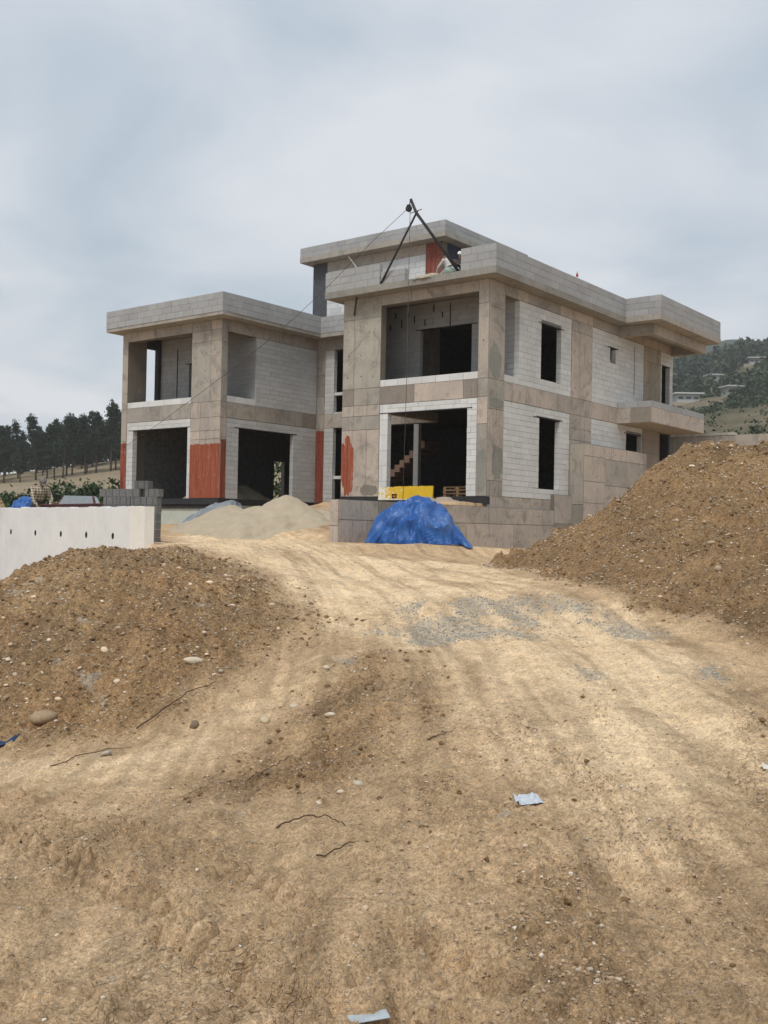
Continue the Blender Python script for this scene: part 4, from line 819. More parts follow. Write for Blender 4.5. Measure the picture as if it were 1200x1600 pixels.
for c_ in range(7):                                     # upright stack: courses hidden by the wall are its foundation
    for k in range(4):
        x0 = Vector((-5.66, 24.37))-bx*(.405*k)+by*random.uniform(0, .02)
        top = 6 if k > 0 else 6
        if c_ >= top: continue
        lab = ('grey hollow concrete block at the open right end of the stack behind the white wall' if k == 0 else 'grey hollow concrete block in the long side of the stack behind the white wall')
        zz = base+c_*.19
        put_block(x0.x-(0.0 if k else .03), x0.y, zz, bang+random.uniform(-.02, .02), lab, 'blocks at the right end of the grey stack' if k == 0 else 'blocks in the side of the grey stack')
for k in range(6):                                      # last full course, set on end so that their short sides show
    x0 = Vector((-6.70, 24.86))+bx*(.2*k); put_block(x0.x, x0.y, base+6*.19, bang+R(90), 'grey hollow concrete block laid endways in the top course of the stack', 'endways blocks in the top course')
put_block(-5.64, 24.36, base+6*.19, bang, 'grey hollow concrete block ending the top course at the right', None)
put_block(-5.93, 24.5, base+7*.19, bang+.03, 'single grey hollow concrete block lying on top of the whole stack', None)
# ---------------------------------------------------------------- sand heaps
def sand_mat(name, a, b):
    t = NT(name); v = t.co(); n = t.noise(v, 2.2, 5, .6, .5); f = t.noise(v, 60, 4, .7); c = t.ramp(n, (.3, a), (.7, b)); c = t.mix(.45, c, t.ramp(f, (.3, (.72, .72, .72)), (.6, (1.05, 1.05, 1.05))), 'MULTIPLY')
    t.set(col=c, rough=.97, spec=.1, nrm=t.bump(t.math('ADD', f, t.math('MULTIPLY', t.noise(v, 9, 4, .6), 1.4)), .7, .02)); return t.m
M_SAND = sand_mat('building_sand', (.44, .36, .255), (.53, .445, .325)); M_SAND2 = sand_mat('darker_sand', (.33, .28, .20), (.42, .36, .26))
def pile(name, peaks, xr, yr, st, floor, mat, label, cat='sand pile', seed=1, rough=.05):
    X, Y = np.meshgrid(np.arange(*xr, st), np.arange(*yr, st)); H = np.full(X.shape, -9.)
    wob = 1+.22*fbm(X*.9, Y*.9, seed, 3)
    for px, py, pz, sl in peaks:
        d = np.hypot(X-px, (Y-py))*wob; H = np.maximum(H, pz-sl*(np.sqrt(d*d+.05)-.22))
    K = [1]
    H = H+rough*fbm(X*2.4, Y*2.4, seed+3, 4)+rough*.5*fbm(X*9, Y*9, seed+4, 3); G = floor(X, Y); G = np.asarray(G).reshape(X.shape) if not np.isscalar(G) else np.full(X.shape, G)
    H = np.where(H < G+.15, G-.06+(H-G+.06)*np.where(H > G-.06, .75, 1.), H); ok = H > G-.03
    nr, nc = X.shape; i = np.arange((nr-1)*(nc-1)); b = i//(nc-1)*nc+i % (nc-1); F = np.c_[b, b+1, b+nc+1, b+nc]; F = F[ok.ravel()[F].any(1)]
    u = np.unique(F); rm = np.full(X.size, -1); rm[u] = np.arange(len(u))
    return tag(np_mesh(name, np.c_[X.ravel(), Y.ravel(), np.maximum(H, G-.1).ravel()][u], rm[F], mat, smooth=True), label, cat)
pile('sand_pile', [(-3.15, 33.6, 1.02, .58), (-4.0, 33.3, .66, .45), (-5.0, 33.8, .66, .45), (-2.3, 32.6, .42, .5), (-5.6, 34.4, .45, .45), (-2.0, 33.8, .6, .5)], (-9, 0), (28.5, 38), .06, lambda X, Y: g_base(X, Y), M_SAND, 'pale beige sand heap in front of the left block')
def wp(p, q): return to_xy(p, q)
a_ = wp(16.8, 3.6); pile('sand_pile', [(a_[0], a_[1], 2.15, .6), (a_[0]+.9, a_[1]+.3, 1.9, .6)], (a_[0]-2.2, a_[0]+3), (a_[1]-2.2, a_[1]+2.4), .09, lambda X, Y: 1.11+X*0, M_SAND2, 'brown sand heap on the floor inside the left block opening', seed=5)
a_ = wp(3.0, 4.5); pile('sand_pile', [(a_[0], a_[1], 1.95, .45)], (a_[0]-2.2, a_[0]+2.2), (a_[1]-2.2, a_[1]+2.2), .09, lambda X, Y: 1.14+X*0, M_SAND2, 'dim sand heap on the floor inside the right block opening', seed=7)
a_ = wp(1.35, -.55); pile('sand_pile', [(a_[0], a_[1], 1.12, .35), (a_[0]-.6, a_[1]+.5, 1.13, .35)], (a_[0]-1.7, a_[0]+1.3), (a_[1]-1.3, a_[1]+1.3), .05, lambda X, Y: np.where(to_pq(X, Y)[0] < .25, 9., g_base(X, Y)), sand_mat('pinkish_sand', (.40, .32, .25), (.50, .41, .33)), 'low strip of pinkish sand on the terrace beside the yellow board', seed=9, rough=.03)
a_ = wp(2.75, .05); pile('sand_pile', [(a_[0], a_[1], 9.06, .6), (a_[0]-.4, a_[1]+.28, 8.98, .6), (a_[0]+.3, a_[1]-.22, 9.08, .6)], (a_[0]-1.3, a_[0]+1.3), (a_[1]-1.1, a_[1]+1.2), .05, lambda X, Y: 8.8+X*0, M_SAND, 'small sand heap on the roof beside the kneeling worker', seed=11, rough=.03)
# ---------------------------------------------------------------- tarpaulins
def tarp_mat(name, a, b, rough=.42):
    t = NT(name); v = t.co(); n = t.noise(v, 3, 5, .6, .6); c = t.ramp(n, (.3, a), (.7, b)); dust = t.ramp(t.noise(v, 1.6, 5, .7), (.5, 0.), (.75, .28)); c = t.mix(dust, c, (.33, .36, .40))
    t.set(col=c, rough=rough, spec=.45, nrm=t.bump(t.noise(v, 6, 4, .6, 1.5), .5, .02)); return t.m
M_BLUE = tarp_mat('blue_tarpaulin', (.011, .070, .27), (.022, .125, .40)); M_GREYT = tarp_mat('grey_tarpaulin', (.17, .19, .205), (.27, .295, .31), .6)
def ridge(x, y, seed): return 1-2*np.abs(perlin(x, y, seed))
def tarp(name, cx, cy, profile, depth, mat, label, zf, seed=3, n=104, m=64, fold=1.):
    """a cover over a heap: the profile gives its height over x; creased, falling to an uneven hem on the ground"""
    U, Vv = np.meshgrid(np.linspace(0, 1, n), np.linspace(-1, 1, m)); px = np.array(profile)
    x = px[0, 0]+(px[-1, 0]-px[0, 0])*U; hp = np.interp(x, px[:, 0], px[:, 1]); dd = depth*np.interp(x, px[:, 0], px[:, 2])*(1+.10*perlin(x*1.7, Vv*.3+seed, seed+1))
    th = Vv*math.pi/2; cr = np.abs(np.cos(th))**.8; y = dd*np.sign(Vv)*np.abs(np.sin(th))**.9; z = hp*cr
    s = Vv*(dd+hp*.6)                                        # arc length down the cloth
    nx = np.gradient(hp, axis=1)/np.maximum(np.gradient(x, axis=1), 1e-6); N = np.stack([-nx*cr*.6, np.sin(th), cr+.15], -1); N /= np.linalg.norm(N, axis=-1)[..., None]
    wx = x+.25*perlin(x*1.1, s*1.1, seed+2); ws = s+.25*perlin(x*1.2+5, s, seed+3)
    d = fold*(.045*ridge(wx*1.0+.5*ws, ws*.7, seed+4)+.085*ridge(wx*1.5-ws*.9, ws*1.6+wx*.5, seed+5)+.045*ridge(wx*2.8+ws*1.5, ws*2.3-wx, seed+6)+.014*ridge(wx*6, ws*5.5+wx*3, seed+7)-.10)
    hem = np.clip((1-cr)*2.2-1, 0, 1); d = d+hem*.06*perlin(x*6, s*.6, seed+8)
    edge = np.clip(np.minimum(U, 1-U)*9, 0, 1); P = np.stack([x, y, z], -1)+N*(d*edge)[..., None]
    gz = zf(cx+P[..., 0], cy+P[..., 1]); zz = np.maximum(P[..., 2], .012+.025*np.abs(perlin(x*9, s*4, 9)))+gz
    i = np.arange((m-1)*(n-1)); b = i//(n-1)*n+i % (n-1)
    t = empty(name, (cx, cy, 0)); o = np_mesh('sheet', np.c_[P[..., 0].ravel(), P[..., 1].ravel(), zz.ravel()], np.c_[b, b+1, b+n+1, b+n], mat, t, smooth=False)
    md = o.modifiers.new('thick', 'SOLIDIFY'); md.thickness = .006
    return tag(t, label, 'tarpaulin'), o
tb, tbs = tarp('tarpaulin', .93, 28.6, [(-1.45, .02, .75), (-1.36, .26, .8), (-1.19, .56, .85), (-.93, .9, .95), (-.58, 1.15, 1.), (-.14, 1.29, 1.05), (.3, 1.25, 1.05), (.6, 1.12, 1.), (.78, .98, .95), (.9, .80, .9), (1.0, .54, .9), (1.21, .33, .95), (1.4, .13, .9), (1.48, .02, .8)], .82, M_BLUE, 'big crumpled blue tarpaulin covering a heap before the retaining wall', lambda X, Y: g_base(X, Y))
MB().add([(-.03, -.66, .1), (.05, -.66, .06), (.07, -.64, .0), (.0, -.65, .03)], [(0, 1, 2, 3)], (.7, .68, .6)).build('torn_patch', plain('pale_patch', (.55, .52, .45)), tb)
tarp('tarpaulin', -6.3, 38.7, [(-1.3, .02, .7), (-.9, .35, .8), (-.5, .6, 1.), (-.1, .82, 1.), (.35, .98, 1.), (.8, 1.0, .9), (1.0, .82, .8), (1.15, .45, .7), (1.25, .02, .6)], 1.1, M_GREYT, 'grey tarpaulin draped over a heap left of the sand pile', lambda X, Y: g_base(X, Y), seed=21)
tarp('tarpaulin', -10.75, 30.9, [(-.9, .02, .8), (-.6, .7, 1.), (-.2, 1.1, 1.), (.2, 1.12, 1.), (.5, .85, .9), (.75, .55, .8), (.85, .02, .6)], .6, M_BLUE, 'small blue tarpaulin behind the white wall at the left edge', lambda X, Y: g_base(X, Y), seed=31)
# ---------------------------------------------------------------- things on the terrace and in the openings
def hx(p, q, z): x, y = to_xy(p, q); return (x, y, z)
yb = empty('insulation_board', hx(3.2, -.33, 1.02), -YAW, label='bright yellow insulation board with torn white edge standing before the lower opening', cat='board')
def yellow():
    t = NT('yellow_board'); v = t.co(); n = t.noise(v, 6, 4, .6); tear = t.ramp(t.math('ADD', t.noise(v, 5, 5, .7, 1.), t.math('MULTIPLY', t.n('ShaderNodeSeparateXYZ', {0: v}).outputs[0], -.17)), (.62, 0.), (.66, 1.))
    t.set(col=t.mix(tear, t.ramp(n, (.3, (.60, .38, .015)), (.7, (.70, .46, .03))), (.72, .70, .62)), rough=.6); return t.m
def torn_board():
    rg = np.random.default_rng(4); n = 60; vs = []; fs = []
    for i in range(n+1):
        x = -1.2+2.4*i/n; z = .49+rg.normal(0, .008)-(.05*abs(math.sin(i*.9)) if i < 18 else 0); vs += [(x, 0, 0), (x, 0, z), (x, .05, z), (x, .05, 0)]
    for i in range(n):
        a = 4*i; fs += [(a, a+4, a+5, a+1), (a+1, a+5, a+6, a+2), (a+2, a+6, a+7, a+3)]
    fs += [(0, 1, 2, 3), (4*n, 4*n+3, 4*n+2, 4*n+1)]
    return MB().add(vs, fs).build('board', yellow(), yb)
torn_board(); MB().box(-.58, -.36, -.006, .0, .06, .22).box(-.53, -.41, -.009, -.006, .10, .17, (1, 1, 1), 1).build('printed_label', [plain('label_black', (.03, .02, .015)), plain('label_mark', (.35, .12, .03))], yb)
MB().box(-1.2, 1.2, -.004, .0, -.0, .035).build('white_edge', plain('edge_white', (.6, .58, .5)), yb)
yb.rotation_euler = (R(-3), 0, -YAW)
M_WOOD = plain('rough_pine_wood', (.26, .165, .09), .9, .1, sc=12)
for lvl in range(3):
    pt = empty('pallet', hx(1.55, .55, 1.145+.125*lvl), -YAW+random.uniform(-.03, .03))
    for k in range(3): MB().box(-.6, .6, .0+.34*k, .1+.34*k, 0, .022).build('bottom_board', M_WOOD, pt)
    for k in range(3):
        for j in range(3): MB().box(-.6+.55*j, -.5+.55*j, .0+.34*k, .1+.34*k, .022, .1).build('spacer', M_WOOD, pt)
    for k in range(6): MB().box(-.6, .6, .01+.135*k, .1+.135*k, .1, .122).build('deck_board', M_WOOD, pt)
    tag(pt, ['brown wooden pallet at the bottom of the stack in the lower opening', 'brown wooden pallet in the middle of the stack in the lower opening', 'brown wooden pallet on top of the stack in the lower opening'][lvl], 'pallet')
# hoist on the roof
hoist = empty('roof_hoist', hx(2.4, -.6, 8.8), -YAW, label='dark steel pole hoist leaning over the edge of the roof', cat='hoist')
def hl(p, q, z): return (-(p-2.4), q+.6, z-8.8)
apex = (2.35, -1.1, 10.93); tip = (2.58, -1.12, 11.43)
MB().tube([hl(.98, -.4, 8.8), hl(*apex), hl(*tip)], .052, n=9).build('main_pole', M_STEEL, hoist, True); MB().tube([hl(4.3, -.55, 8.8), hl(2.32, -1.08, 10.98)], .038, n=8).build('stay_pole', M_STEEL, hoist, True)
MB().tube([hl(2.62, -1.1, 10.95), hl(2.1, -1.12, 11.0)], .014, n=6).build('cross_pin', M_STEEL, hoist)
MB().tube([hl(2.60, -1.12, 11.40), hl(2.63, -1.12, 11.22)], .018, n=6).build('hook', M_STEEL, hoist)
mb = MB(); mb.tube([hl(2.66, -1.16, 11.12), hl(2.66, -1.08, 11.12)], .115, n=16); mb.box(*[c for c in (hl(2.66, 0, 0)[0]-.05, hl(2.66, 0, 0)[0]+.05, hl(0, -1.18, 0)[1], hl(0, -1.06, 0)[1], 11.05-8.8, 11.25-8.8)]); mb.build('pulley', M_STEEL, hoist)
M_ROPE = plain('grey_rope', (.09, .085, .08), .9, .1)
rp = [(2.78, -1.12, 11.08), (4.49, -.95, 10.22), (6.6, -.85, 8.94), (8.27, -.8, 7.98), (10.27, -.75, 6.98), (11.92, -.7, 6.22), (14.74, -.6, 5.03), (16.63, -.4, 4.33), (19.45, -.02, 3.45)]
tag(MB().tube([hx(*p) for p in rp], .009, n=5).build('hoist_rope', M_ROPE, smooth=True), 'long thin grey rope slanting from the hoist down across the left block', 'rope')
tag(MB().tube([hx(2.60, -1.12, 11.02), hx(2.62, -1.12, 5), hx(2.7, -1.1, .95)], .010, n=5).build('hoist_rope', M_ROPE, smooth=True), 'thin rope hanging straight down from the hoist pulley', 'rope')
# sack and bottle
def sack():
    t = NT('woven_sack'); v = t.co(); w = t.n('ShaderNodeTexWave', {'Vector': v, 'Scale': 9., 'Distortion': 1.}).outputs['Fac']; t.set(col=t.ramp(w, (.45, (.55, .58, .52)), (.6, (.16, .33, .24))), rough=.7)
    X = []; F = []; nu, nv = 22, 12
    for j in range(nv+1):
        for i in range(nu):
            a = 6.283*i/nu; b = -1.57+3.14159*j/nv; r = math.cos(b)**.6 if 0 < j < nv else 0
            k = .8+.08*math.sin(3*a+b*2)+.05*math.sin(7*a); X.append((.36*r*math.cos(a)*k, .24*r*math.sin(a)*k, .17+.17*math.sin(b)*k))
    for j in range(nv):
        for i in range(nu): F.append((j*nu+i, j*nu+(i+1) % nu, (j+1)*nu+(i+1) % nu, (j+1)*nu+i))
    o = MB().add(X, F).build('cement_sack', t.m, None, True); o.location = hx(1.45, -.22, 8.79); o.rotation_euler = (0, 0, -YAW+.1)
    tag(o, 'slumped green and white woven sack on the roof edge by the workers', 'sack')
sack()
bo = empty('bottle', hx(-.47, 5.4, 9.55), label='small red and white bottle standing on the right roof parapet', cat='bottle')
MB().lathe([(.04, 0), (.042, .01), (.042, .06), (.042, .09)], n=14).build('base', plain('bottle_white', (.7, .7, .7), .4), bo, True); MB().lathe([(.043, .091), (.043, .2), (.042, .2)], n=14).build('wrapper', plain('bottle_red', (.45, .02, .03), .4), bo, True); MB().lathe([(.042, .201), (.02, .27), (.016, .3)], n=14).build('neck', plain('bottle_clear', (.6, .55, .55), .3), bo, True); MB().lathe([(.02, .301), (.02, .33)], n=12).build('cap', plain('bottle_cap', (.7, .7, .7), .4), bo)
# garden wall behind the house
gw = empty('garden_wall', (OX, OY, 0), -YAW, label='tall grey concrete wall behind the house above the earth heap', cat='wall'); part('wall_core', [(-7.5, 4, 17.8, 18.1, -1, 4.62)], parent=gw, col=TAN)
panels(gw, 'q', 17.8, -7.5, 4, 2.2, 4.6, (-5.5, -3.5, -1.6, .3, 2.2), (3.6,), [TAN, PINK, GRY]); part('coping', [(-2.2, 4, 17.76, 18.14, 4.62, 4.74)], parent=gw, col=(.5, .48, .43))
# steel sections on trestles behind the white wall
M_REDST = plain('red_oxide_steel', (.13, .035, .035), .55, .4)
sb = empty('steel_beam', (-8.2, 27.15, .27), math.atan2(7.6, -6.05), label='dark red steel section lying along the top of the white wall', cat='steel beam')
mb = MB(); mb.box(-2.6, 2.2, -.06, .06, .10, .12); mb.box(-2.6, 2.2, -.06, .06, .2, .22); mb.box(-2.6, 2.2, -.01, .01, .12, .2); mb.build('section', M_REDST, sb)
for k in (-1.9, 1.6): MB().box(k-.04, k+.04, -.25, .25, .03, .098).build('trestle_bar', M_WOOD, sb); MB().box(k-.03, k+.03, -.22, -.16, -.75, .03).build('trestle_leg', M_WOOD, sb); MB().box(k-.03, k+.03, .16, .22, -.75, .03).build('trestle_leg', M_WOOD, sb)
cr_ = empty('wooden_crate', (-11.1, 29.75, .3), .5, label='small pale wooden crate tilted on the small blue tarpaulin', cat='crate'); cr_.rotation_euler = (.3, -.5, .5)
for k in range(3): MB().box(-.2, .2, -.15, -.13, .02+.1*k, .1+.1*k).build('slat', plain('pale_wood', (.48, .36, .22)), cr_); MB().box(-.2, .2, .13, .15, .02+.1*k, .1+.1*k).build('slat', M_WOOD, cr_)
for s in (-1, 1): MB().box(s*.2-.01, s*.2+.01, -.128, .128, .0, .32).build('end_board', M_WOOD, cr_)
# ---------------------------------------------------------------- parked car
def car():
    t = empty('parked_car', (-13.0, 44.0, -.28), R(8), label='dark red car parked facing the camera behind the white wall', cat='car')
    red = plain('car_paint', (.12, .018, .022), .3, .5, var=.05); gl = plain('windscreen', (.22, .24, .25), .12, .6, var=.15); blk = plain('tyre_black', (.02, .02, .02), .8); chrome = plain('wheel_silver', (.35, .35, .36), .35, .5, .6); lamp = plain('lamp_glass', (.6, .6, .58), .15, .6)
    # body lofted along y (front at -y): (y, half width, bottom, top)
    sec = [(-2.05, .62, .38, .55), (-1.95, .78, .28, .72), (-1.5, .84, .25, .86), (-.75, .86, .25, .95), (.9, .86, .25, .97), (1.7, .84, .27, .95), (2.0, .76, .35, .85)]
    vs = []; fs = []; ring = [(-1, .15), (-1, .75), (-.86, 1), (.86, 1), (1, .75), (1, .15), (.85, 0), (-.85, 0)]
    for y, w, b, tp in sec: vs += [(a*w, y, b+(tp-b)*k) for a, k in ring]
    for i in range(len(sec)-1): fs += [(8*i+k, 8*i+(k+1) % 8, 8*(i+1)+(k+1) % 8, 8*(i+1)+k) for k in range(8)]
    fs += [tuple(range(8))[::-1], tuple(range(8*(len(sec)-1), 8*len(sec)))]
    MB().add(vs, fs).build('body', red, t, True, .03)
    cs = [(-.78, .80, .94), (-.1, .62, 1.42), (.8, .62, 1.44), (1.6, .74, .96)]; vs = []
    for y, w, z in cs: vs += [(-w, y, z), (w, y, z)]
    vs += [(-.80, y, .93) for y in (-.78, 1.6)]+[(.80, y, .93) for y in (-.78, 1.6)]
    cab = MB().add(vs, [(2, 3, 5, 4), (4, 5, 7, 6), (0, 2, 4, 6), (1, 7, 5, 3), (0, 1, 3, 2)]).build('cabin', red, t, False, .03)
    MB().add([(-.72, -.74, .985), (.72, -.74, .985), (.57, -.13, 1.405), (-.57, -.13, 1.405)], [(0, 1, 2, 3)]).build('windscreen', gl, t).location = (0, -.012, .012)
    for s in (-1, 1):
        MB().add([(s*.79, -.55, 1.0), (s*.79, 1.3, 1.0), (s*.645, .75, 1.38), (s*.645, -.05, 1.37)], [(0, 1, 2, 3)]).build('side_window', gl, t).location = (s*.012, 0, .005)
        MB().box(s*.62-.14, s*.62+.14, -2.0, -1.93, .58, .70).build('headlight', lamp, t)
        MB().box(s*.9-.07, s*.9+.07, -.62, -.5, .98, 1.1).build('mirror', red, t, bevel=.02)
        for y in (-1.3, 1.25):
            w = MB().tube([(s*.70, y, .31), (s*.88, y, .31)], .31, n=20).build('wheel', blk, t); MB().tube([(s*.881, y, .31), (s*.9, y, .31)], .19, n=16).build('rim', chrome, w)
    MB().box(-.4, .4, -2.06, -2.0, .45, .56).build('grille', blk, t); MB().box(-.26, .26, -2.075, -2.061, .36, .44).build('number_plate', lamp, t)
car()
# ---------------------------------------------------------------- people: one continuous surface each, grown from tapered limbs
def cap(V, F, a, b, ra, rb, n=12, m=5):
    a = Vector(a); b = Vector(b); d = b-a; L = d.length
    d = d.normalized() if L > 1e-6 else Vector((0, 0, 1)); u = d.cross(Vector((0, 0, 1)) if abs(d.z) < .9 else Vector((1, 0, 0))).normalized(); w = d.cross(u); rings = []
    for i in range(m): t = math.pi/2*(1-i/m); rings.append((a-d*ra*math.sin(t), ra*math.cos(t)+1e-4))
    rings.append((a, ra)); rings.append((b, rb))
    for i in range(1, m+1): t = math.pi/2*i/m; rings.append((b+d*rb*math.sin(t), rb*math.cos(t)+1e-4))
    o = len(V)
    for c, r in rings:
        for k in range(n): q = 2*math.pi*k/n; V.append(tuple(c+(u*math.cos(q)+w*math.sin(q))*r))
    for i in range(len(rings)-1):
        for k in range(n): F.append((o+i*n+k, o+i*n+(k+1) % n, o+(i+1)*n+(k+1) % n, o+(i+1)*n+k))
    F.append(tuple(o+k for k in range(n))[::-1]); F.append(tuple(o+(len(rings)-1)*n+k for k in range(n)))
SKIN = (.30, .17, .11)
M_PERSON = None
def person_mat(name, plaid=None):
    t = NT(name); v = t.co(); c = t.attr('Col').outputs['Color']
    if plaid:
        w1 = t.n('ShaderNodeTexWave', {'Vector': v, 'Scale': 4.2, 'Distortion': .6}, bands_direction='Z').outputs['Fac']; w2 = t.n('ShaderNodeTexWave', {'Vector': v, 'Scale': 4.2, 'Distortion': .6}, bands_direction='Y').outputs['Fac']
        pl_ = t.ramp(t.math('MULTIPLY', t.math('ADD', w1, w2), .5), (.3, (.28, .24, .2)), (.5, (.75, .72, .66)), (.7, (1.25, 1.2, 1.1)))
        shirt = t.ramp(t.n('ShaderNodeSeparateColor', {0: c}).outputs[2], (.26, 0.), (.32, 1.)); c = t.mix(shirt, c, t.mix(1., c, pl_, 'MULTIPLY'))
    n = t.noise(v, 11, 4, .6); c = t.mix(.5, c, t.ramp(n, (.3, (.65, .65, .65)), (.65, (1.05, 1.05, 1.05))), 'MULTIPLY'); t.set(col=c, rough=.85, spec=.2, nrm=t.bump(n, .5, .02)); return t.m
def person(label, loc, rz, J, shirt, trousers, mat, hat=None, hair=(.03, .025, .02), skin=SKIN):
    """J: joints in the body's own frame, x forward, y left, z up from the ground"""
    V = []; F = []; segs = []
    def seg(a, b, ra, rb, col): cap(V, F, a, b, ra, rb); segs.append((Vector(a), Vector(b), col))
    def lerp(a, b, t): return tuple(a[i]+(b[i]-a[i])*t for i in range(3))
    pel, chest, neck, head = J['pelvis'], J['chest'], J['neck'], J['head']
    belly = lerp(pel, chest, .5); seg(pel, belly, .145, .14, trousers); seg(belly, chest, .142, .155, shirt)
    for s in 'LR':
        sg = 1 if s == 'L' else -1; sh, el, ha, hi, kn, an = (J[k+s] for k in ('sh', 'el', 'ha', 'hip', 'kn', 'an'))
        seg(lerp(belly, chest, .4), lerp(chest, sh, .55), .12, .10, shirt); seg(lerp(chest, sh, .3), sh, .095, .075, shirt)
        seg(sh, el, .066, .052, shirt); seg(el, lerp(el, ha, .82), .05, .038, shirt); fd = (Vector(ha)-Vector(el)).normalized(); sd = Vector((0, 1, 0)); up = fd.cross(sd).normalized(); sd = up.cross(fd).normalized()
        w0 = Vector(lerp(el, ha, .84)); pal = w0+fd*.085; seg(w0, pal, .028, .034, skin)
        for q, (off, ln) in enumerate(((-.03, .062), (-.01, .075), (.01, .07), (.03, .055))):
            k0 = pal+sd*off; k1 = k0+fd*ln*.55; k2 = k1+(fd*.6-up*.6*sg*0-Vector((0, 0, .5))).normalized()*ln*.5; seg(k0, k1, .0105, .0095, skin); seg(k1, k2, .0095, .008, skin)
        th = w0+fd*.03-sd*sg*.03; seg(th, th+(fd*.6-sd*sg*.7).normalized()*.06, .0125, .010, skin)
        seg(pel, hi, .13, .105, trousers); seg(hi, kn, .095, .068, trousers); seg(kn, an, .064, .045, trousers)
        ft = J.get('ft'+s) or (an[0]+.17, an[1], max(.04, an[2]-.05)); seg((an[0]-.03, an[1], an[2]-.02), ft, .047, .038, (.05, .045, .04))
    seg(lerp(chest, neck, .4), neck, .07, .055, shirt); hd = Vector(head); fwd = Vector(J.get('face', (1, 0, -.25))).normalized(); upv = (Vector(head)-Vector(neck)).normalized(); upv = (upv-fwd*upv.dot(fwd)).normalized(); lat = upv.cross(fwd)
    seg(neck, lerp(neck, head, .55), .056, .058, skin)
    seg(hd+upv*.035-fwd*.025, hd-upv*.02+fwd*.012, .088, .078, skin); seg(hd+fwd*.025-upv*.07, hd+fwd*.045-upv*.085, .058, .042, skin)
    seg(hd+fwd*.085+upv*.0, hd+fwd*.108-upv*.025, .011, .017, skin)
    for s in (-1, 1): seg(hd+lat*s*.083-upv*.01, hd+lat*s*.09+upv*.02, .016, .014, skin); seg(hd+fwd*.088+lat*s*.03+upv*.022, hd+fwd*.09+lat*s*.034+upv*.022, .008, .008, (.04, .03, .025))
    seg(hd+fwd*.088-upv*.062-lat*.02, hd+fwd*.088-upv*.062+lat*.02, .008, .008, (.22, .09, .07))
    me = bpy.data.meshes.new('tmp'); me.from_pydata(V, [], F); me.update(); tmp = bpy.data.objects.new('tmp', me); COL.objects.link(tmp)
    md = tmp.modifiers.new('r', 'REMESH'); md.mode = 'VOXEL'; md.voxel_size = .0115; md.use_smooth_shade = True
    sm = tmp.modifiers.new('s', 'SMOOTH'); sm.factor = .4; sm.iterations = 2
    dg = bpy.context.evaluated_depsgraph_get(); m2 = bpy.data.meshes.new_from_object(tmp.evaluated_get(dg)); bpy.data.objects.remove(tmp)
    P = np.empty(len(m2.vertices)*3); m2.vertices.foreach_get('co', P); P = P.reshape(-1, 3); best = np.full(len(P), 9.); colr = np.zeros((len(P), 3))
    for a, b, c in segs:
        a_, b_ = np.array(a), np.array(b); e = b_-a_; t = np.clip(((P-a_)@e)/(e@e+1e-9), 0, 1); d = np.linalg.norm(P-a_-t[:, None]*e, axis=1); k = d < best-(.008 if c == skin else 0); best[k] = d[k]; colr[k] = c
    at = m2.color_attributes.new('Col', 'FLOAT_COLOR', 'POINT'); at.data.foreach_set('color', np.c_[colr, np.ones(len(P))].ravel())
    m2.materials.clear(); m2.materials.append(mat); m2.polygons.foreach_set('use_smooth', [True]*len(m2.polygons))
    root = empty('person', loc, rz, label=label, cat='person'); m2.name = 'body'; o = bpy.data.objects.new('body', m2); COL.objects.link(o); o.parent = root
    # hair or hat sits on the skull
    Mx = Matrix((fwd, lat, upv)).transposed(); n = 16; vs = []; fs = []; rr = [(.0, .118), (.05, .112), (.083, .085), (.1, .04), (.102, .005)] if hat else [(.0, .112), (.05, .106), (.08, .082), (.094, .045), (.096, .0)]
    for r, z in rr:
        for k in range(n): q = 6.283*k/n; vs.append(hd+upv*.018-fwd*.02+Mx@Vector((r*math.cos(q)*1.08, r*math.sin(q), z)))
    for i in range(len(rr)-1):
        for k in range(n): fs.append((i*n+k, i*n+(k+1) % n, (i+1)*n+(k+1) % n, (i+1)*n+k))
    fs.append(tuple(range((len(rr)-1)*n, len(rr)*n)))
    if hat:
        o0 = len(vs); vs += [hd+upv*.03+fwd*x+lat*y for x, y in ((.06, -.07), (.16, -.045), (.175, 0), (.16, .045), (.06, .07))]; vs += [v-upv*.008 for v in vs[o0:]]; fs += [(o0, o0+1, o0+2, o0+3, o0+4), tuple(range(o0+5, o0+10))[::-1]]+[(o0+k, o0+k+5, o0+k+6, o0+k+1) for k in range(4)]
    MB().add(vs, fs, hat or hair).build('cap' if hat else 'hair', plain('hat_cloth' if hat else 'hair_dark', hat or hair, .85), root, True)
    return root
def roof_pose(dx=0, rot=0): return dict(pelvis=(-.12, 0, .27), chest=(.08, 0, .60), neck=(.16, 0, .76), head=(.23, 0, .86), face=(1, 0, -.5), shL=(.1, .19, .67), elL=(.33, .22, .47), haL=(.56, .14, .24), shR=(.1, -.19, .67), elR=(.36, -.2, .50), haR=(.66, -.12, .30),
    hipL=(-.1, .1, .25), knL=(.30, .17, .10), anL=(-.16, .14, .08), ftL=(-.3, .14, .05), hipR=(-.1, -.1, .25), knR=(.30, -.17, .10), anR=(-.16, -.14, .08), ftR=(-.3, -.14, .05))
ang_left = math.pi-YAW-.25
person('kneeling worker in a white shirt reaching into the sand on the roof', hx(1.85, .25, 8.8), ang_left, roof_pose(), (.56, .54, .52), (.10, .07, .07), person_mat('worker_clothes'))
p2 = roof_pose(); p2.update(head=(.2, 0, .88), face=(1, .2, -.3), haR=(.5, -.2, .45), haL=(.5, .2, .42))
person('crouching worker in dark clothes and a white cap beside the parapet blocks', hx(1.72, .55, 8.8), -YAW-.4, p2, (.075, .055, .055), (.05, .05, .06), person_mat('worker_clothes_dark'), hat=(.75, .75, .74))
